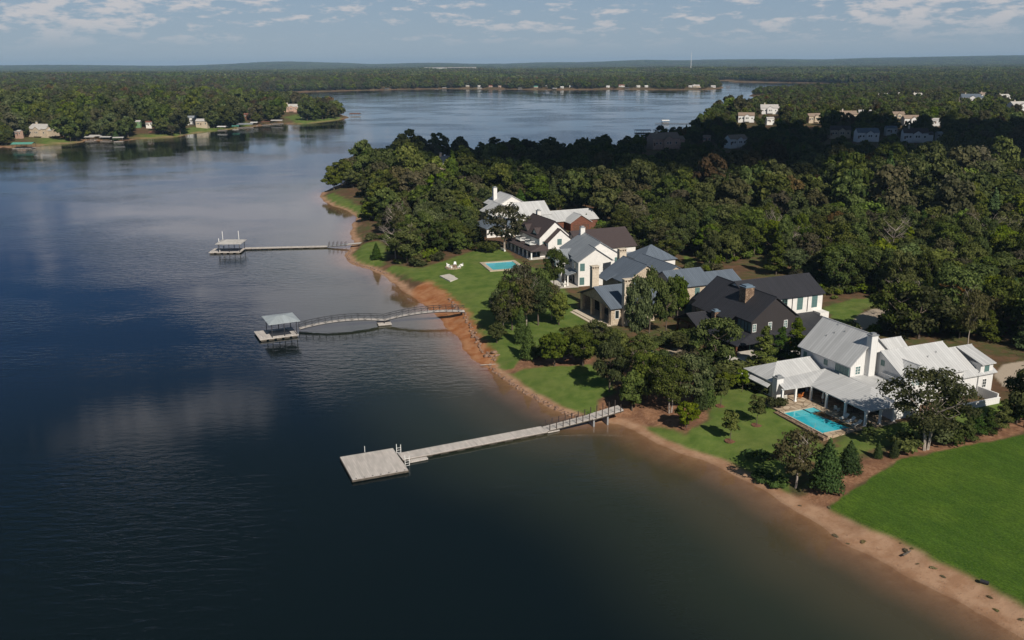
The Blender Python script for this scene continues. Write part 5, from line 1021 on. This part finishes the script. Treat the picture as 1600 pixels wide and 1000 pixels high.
def truss_bridge(name, a, b, za, zb, rise, label, group):
    L_ = math.dist(a, b); e = empty(name, (a[0], a[1], 0), at_dir(a, b), label, 'footbridge', group); n = int(L_/1.5)
    Zf = lambda f: za+(zb-za)*f+rise*4*f*(1-f)
    d_ = MB(); w_ = .8
    for k in range(n):
        f0, f1 = k/n, (k+1)/n; d_.slab([(L_*f0, -w_, Zf(f0)), (L_*f1, -w_, Zf(f1)), (L_*f1, w_, Zf(f1)), (L_*f0, w_, Zf(f0))], .1)
    d_.build('deck', M['deck'], e)
    for sg in (-1, 1):
        t_ = MB(); y = sg*(w_+.06)
        for k in range(n):
            f0, f1 = k/n, (k+1)/n; x0_, x1_ = L_*f0, L_*f1; z0_, z1_ = Zf(f0), Zf(f1)
            t_.bar((x0_, y, z0_+1.15), (x1_, y, z1_+1.15), .065).bar((x0_, y, z0_-.16), (x1_, y, z1_-.16), .10).bar((x0_, y, z0_), (x0_, y, z0_+1.15), .045)
            t_.bar((x0_, y, z0_+(1.15 if k % 2 else 0)), (x1_, y, z1_+(0 if k % 2 else 1.15)), .04)
        t_.build('truss_railing', M['dark'], e)
    return e
g0 = P(467, 512.5, .7); g1 = P(600, 500, .9); g2 = P(726, 487.5, 2.)
truss_bridge('footbridge', g0, g1, .65, 1.0, .95, 'arched truss footbridge between the covered dock and the mid float', 'arched truss footbridges')
truss_bridge('footbridge', g1, g2, 1.0, 2.3, .85, 'arched truss footbridge between the mid float and the shore lawn', 'arched truss footbridges')
x, y = P(600, 505, .2); e = empty('bridge_float', (x, y, 0), at_dir(g0, g1), 'small white topped float under the joint of the two arched bridges', 'float'); MB().box(-1.6, 1.6, -1.8, 1.6, .2, .4).build('deck', M['deck'], e); MB().box(-1.5, 1.5, -1.7, 1.5, -.3, .197).build('float', M['float'], e); MB().box(-.1, .1, .6, .8, .4, .85).box(-.1, .1, -.8, -.6, .4, .85).build('post', M['dark'], e)
c3 = P(364, 391, .5)
boathouse('boat_dock', c3, at_dir(P(345, 394, .5), P(383, 394, .5))+R(4), 7.6, 6.8, 'farther covered boat dock with pale flat roof and tall white poles', over=3., hgt=2.9, roof='paleroof')
for px, py, h, lab in ((345, 386, 5.6, 'tall white pole at the outer end of the far dock, leftmost'), (351, 379, 6.6, 'tall white pole at the back of the far dock roof'), (376, 378, 6.6, 'tall white pole at the right back of the far dock roof')):
    x, y = P(px, py+6, .5); e = empty('mooring_pole', (x, y, -1), 0, lab, 'pole'); MB().bar((0, 0, 0), (0, 0, h), .1, n=8).build('pole', M['trim'], e); MB().bar((0, 0, h), (0, 0, h+.2), .1, .01, 8).build('cap', M['trim'], e)
q0 = P(383, 387.5, .5); q1 = P(513, 384.5, .5); q2 = P(545, 382.5, .9); q3 = P(566, 380.5, 1.4)
walkway('dock_walkway', q0, q1, .5, .5, 2.2, 'long straight pale walkway of the far dock', 'walkway', floats=8)
gw, L_ = walkway('gangway', q1, q2, .55, 1.2, 1.8, 'short gangway with posts between far walkway and grassy point', 'gangway', m='steel')
for k in range(5):
    for sgn in (-1, 1): MB().box(L_*(k+.5)/5-.07, L_*(k+.5)/5+.07, sgn*.95-.07, sgn*.95+.07, .4, 2.).build('post', M['post'], gw)
walkway('pier', q2, q3, 1.2, 1.7, 2., 'fixed landing of the far pier on the sandy shore', 'pier')
# far piers off the wooded point
for a, b, lab in (((1028, 192.6), (1092, 192.8), 'thin dark pier reaching left from the wooded point'), ((998, 208.5), (1079, 208.6), 'long dark pier with white slip roofs behind the brown house')):
    pa, pb = P(*a, .6), P(*b, .6); walkway('pier', pa, pb, .8, .8, 3.2, lab, 'pier', m='float')
for k, px in enumerate((1003, 1014, 1032, 1048)): boathouse('boat_slip', P(px, 207.5, .5), R(10), 7, 6, ['first white slip roof at the outer end of the long dark pier', 'second white slip roof from the outer end of the long dark pier', 'third white slip roof from the outer end of the long dark pier', 'white slip roof of the long dark pier nearest the shore'][k], 'white', 2.2, False, group='slip roofs of the long dark pier')
boathouse('boat_slip', P(1044, 191.5, .5), R(5), 7, 6, 'single white slip roof on the thin dark pier', 'white', 2., False)
FB = [(42, 231, 26, 'greenroof', 'boathouse with green roof at the far left shore'), (146, 220, 13, 'paleroof', 'first pale slip roof of the left shore row'), (156, 218, 17, 'paleroof', 'highest pale slip roof of the left shore row'), (171, 220, 15, 'paleroof', 'third pale slip roof of the left shore row'), (190, 221, 13, 'paleroof', 'last pale slip roof of the left shore row'), (250, 212, 18, 'redroof', 'low red roofed boathouse below the green house'), (266, 210, 12, 'redroof', 'second low red roofed boathouse on the left shore'), (352, 203, 12, 'white', 'white boat cover on the left shore'), (373, 202, 9, 'greenroof', 'teal topped boathouse on the left shore'), (388, 199, 22, 'roof_grey', 'wide grey roofed boathouse on the left shore'), (402, 196, 9, 'white', 'bright white boathouse beside the wide grey one'), (421, 195, 12, 'timber', 'brown boathouse near the point'), (438, 193, 16, 'paleroof', 'pale boathouse near the lawn of the point'), (487, 188, 18, 'paleroof', 'low pale roof on the lawn shore of the point'), (534, 180.5, 16, 'redroof', 'reddish pavilion at the tip of the point'), (560, 182, 15, 'timber', 'brown roofed boathouse standing in open water off the point'), (1143, 136.8, 5, 'timber', 'tiny dark boathouse off the north point'), (560, 140.5, 7, 'white', 'tiny white boathouse on the north shore, left of the cream house'), (610, 140.3, 7, 'roof_slate', 'blue boathouse on the north shore'), (700, 139, 6, 'paleroof', 'pale boathouse mid north shore'), (755, 139.8, 6, 'white', 'white boathouse on the mid north shore'), (818, 139.8, 6, 'paleroof', 'pale boathouse right of the middle of the north shore'), (872, 140, 6, 'white', 'white boathouse on the north shore under the gable house'), (985, 139.5, 7, 'roof_slate', 'blue grey boathouse toward the north point')]
for px, py, wp, rf, lab in FB:
    x, y = P(px, py, .5); wm = max(5, wp/FPX*math.hypot(x, y)); boathouse('boathouse', (x, y), R(random.uniform(-12, 12)), wm, wm*.55, lab, rf, 3.2, False)
# ------------------------------------------------------------------ houses across the lake and in the woods
def small_house(x, y, z, w_, wall, roof, label, rz, detail):
    hh = House('house', label, 800, 500); r = hh.root; r.location = (x, y, z+((2.2 if y > 600 else -1.5) if y < 1300 else -.8)); r.rotation_euler = (0, 0, rz); hh.z = 0.; d_ = w_*.55; ev = min(5.2, 3.2+w_*.09); rg = ev+d_*.34
    hh.gable(-w_/2, w_/2, -d_/2, d_/2, ev, rg, 'u', wall, roof, .4, base=-4.)
    if w_ > 12: hh.gable(-w_*.12, w_*.22, -d_/2-w_*.10, 0, ev*.9, ev+w_*.10, 'v', wall, roof, .4)
    if w_ > 16: hh.gable(w_/2-.1, w_*.72, -d_*.35, d_*.35, ev*.75, ev*.75+d_*.22, 'u', wall, roof, .4); hh.chim(-w_*.3, -w_*.3+1.2, -.6, .6, ev, rg+1.6, 'limest')
    if detail:
        for u in (-w_*.36, -w_*.22, w_*.36): hh.win('-v', -d_/2, u, 1.3, 1.2, 2.7, 'trim', 'glassdark', 1, 1)
        if w_ > 12: hh.win('-v', -d_/2-w_*.10, w_*.0, 1.2, 1.4, 3., 'trim', 'glassdark', 1, 1); hh.win('-v', -d_/2-w_*.10, w_*.1, 1.2, 1.4, 3., 'trim', 'glassdark', 1, 1)
        hh.win('-v', -d_/2, -w_*.05 if w_ <= 12 else -w_*.44, 1., .3, 2.4, 'wframe', 'timber', 1, 1, 'door')
for k, (x, y, z, wm, a, b, lab) in enumerate(FARW):
    r_ = random.Random(k); small_house(x, y, z, wm*.95, a, b, lab, R(r_.uniform(-22, 22)), y < 2600)
x, y = P(1085, 112, 20); e = empty('radio_mast', (x, y, gz(x, y)), 0, 'tiny white mast on the skyline right of centre', 'mast'); MB().bar((0, 0, 0), (0, 0, 95), 1.6, .8, 6).build('pole', M['trim'], e); MB().bar((0, 0, 95), (0, 0, 104), .5, .2, 4).build('antenna', M['trim'], e)
x, y = P(710, 113, 20); e = empty('warehouse', (x, y, gz(x, y)+9), 0, 'long low white warehouse in the far woods', 'building'); MB().box(-160, 160, -30, 30, -10, 16).build('wall', M['white'], e); MB().box(-162, 162, -32, 32, 16.01, 18).build('roof', M['paleroof'], e)
x, y, z = G(1532, 916); e = empty('drain_pipe', (x, y, z+.25), R(-40), 'short black drain pipe end poking out above the beach', 'pipe'); MB().bar((-.4, 0, 0), (.4, 0, 0), .22, n=10).build('pipe', M['dark'], e); MB().bar((-.5, 0, 0), (-.4, 0, 0), .27, n=10).build('collar', M['dark'], e)
x, y, z = G(762, 571); e = MB().bar((-1.6, 0, 0), (1.6, .2, .1), .12, .07, 7).bar((0, 0, .05), (.8, .7, .3), .06, .03, 5).build('driftwood', M['barepale']); e.location = (x, y, z+.1); tag(e, 'pale driftwood log at the waterline of the clay bank', 'log')
x, y, z = G(1412, 868); e = MB().bar((-.9, 0, 0), (.9, .1, .1), .13, .1, 7).bar((.1, 0, .05), (.6, .5, .25), .05, .02, 5).build('driftwood', M['float']); e.location = (x, y, z+.1); e.rotation_euler = (0, 0, .5); tag(e, 'dark driftwood log lying on the sandy beach', 'log')
#%%PART4
# ------------------------------------------------------------------ clouds that shade the woods (high up, towards the sun)
def cloud(name, pix, alt, thick, zg=8., seed=1):
    g = [P(a, b, zg) for a, b in pix]; k = (alt-zg)/SD.z; pts = [(x+SD.x*k, y+SD.y*k) for x, y in g]; cx = sum(p[0] for p in pts)/len(pts); cy_ = sum(p[1] for p in pts)/len(pts)
    r = random.Random(seed); fine = []
    for a, b in zip(pts, pts[1:]+pts[:1]):
        n = max(3, int(math.dist(a, b)/25))
        for i in range(n):
            f = i/n; q = Vector((a[0]+(b[0]-a[0])*f, a[1]+(b[1]-a[1])*f, 0)); nn = mnoise.noise(q*.012+Vector((seed, 0, 0)))*34+mnoise.noise(q*.04)*16; d = Vector((q.x-cx, q.y-cy_, 0)).normalized(); fine.append((q.x+d.x*nn-cx, q.y+d.y*nn-cy_))
    V_ = []; F_ = []; n = len(fine); rings = [(1., 0.), (1.0, .25), (.85, .7), (.55, .95), (.2, 1.05)]
    for s_, h in rings:
        for i, (x, y) in enumerate(fine): V_.append((x*s_, y*s_, h*thick*(1+.3*mnoise.noise(Vector((x*.01*s_, y*.01*s_, h))))))
    for j in range(len(rings)-1):
        for i in range(n): F_.append((j*n+i, j*n+(i+1) % n, (j+1)*n+(i+1) % n, (j+1)*n+i))
    me = bpy.data.meshes.new(name); F_.append(tuple(range(n))[::-1]); F_.append(tuple((len(rings)-1)*n+i for i in range(n))); me.from_pydata(V_, [], F_); me.materials.append(M['cloudw']); me.polygons.foreach_set('use_smooth', [True]*len(F_))
    o = add(name, me); o.location = (cx, cy_, alt); return tag(o, kind='structure')
for pix_, sd_ in (([(575, 250), (640, 254), (760, 256), (830, 262), (880, 270), (900, 240), (800, 228), (700, 226), (620, 236)], 1), ([(800, 285), (900, 300), (1000, 302), (1090, 288), (1180, 292), (1260, 292), (1285, 262), (1250, 226), (1180, 216), (1110, 226), (1050, 240), (950, 236), (890, 250)], 2), ([(1225, 268), (1290, 290), (1340, 268), (1420, 258), (1500, 246), (1640, 244), (1850, 240), (1900, 214), (1700, 204), (1560, 206), (1450, 206), (1400, 214), (1320, 206), (1230, 204)], 3), ([(1180, 225), (1260, 240), (1300, 215), (1240, 198), (1190, 204)], 4)): cloud('cloud', pix_, 2600, 160, 8., sd_)
#%%HAZE
hz = MB().box(-37000, 37000, -300, 21500, -9, 190).build('haze', bpy.data.materials.new('haze')); hm = hz.data.materials[0]; hm.use_nodes = True; T = NT(hm.node_tree); T.n.clear()
pv = T.node('ShaderNodeVolumePrincipled'); pv.inputs['Color'].default_value = (.48, .72, 1., 1); pv.inputs['Density'].default_value = 5e-5; pv.inputs['Anisotropy'].default_value = 0.
T.l.new(pv.outputs[0], T.node('ShaderNodeOutputMaterial').inputs['Volume']); tag(hz, kind='stuff')
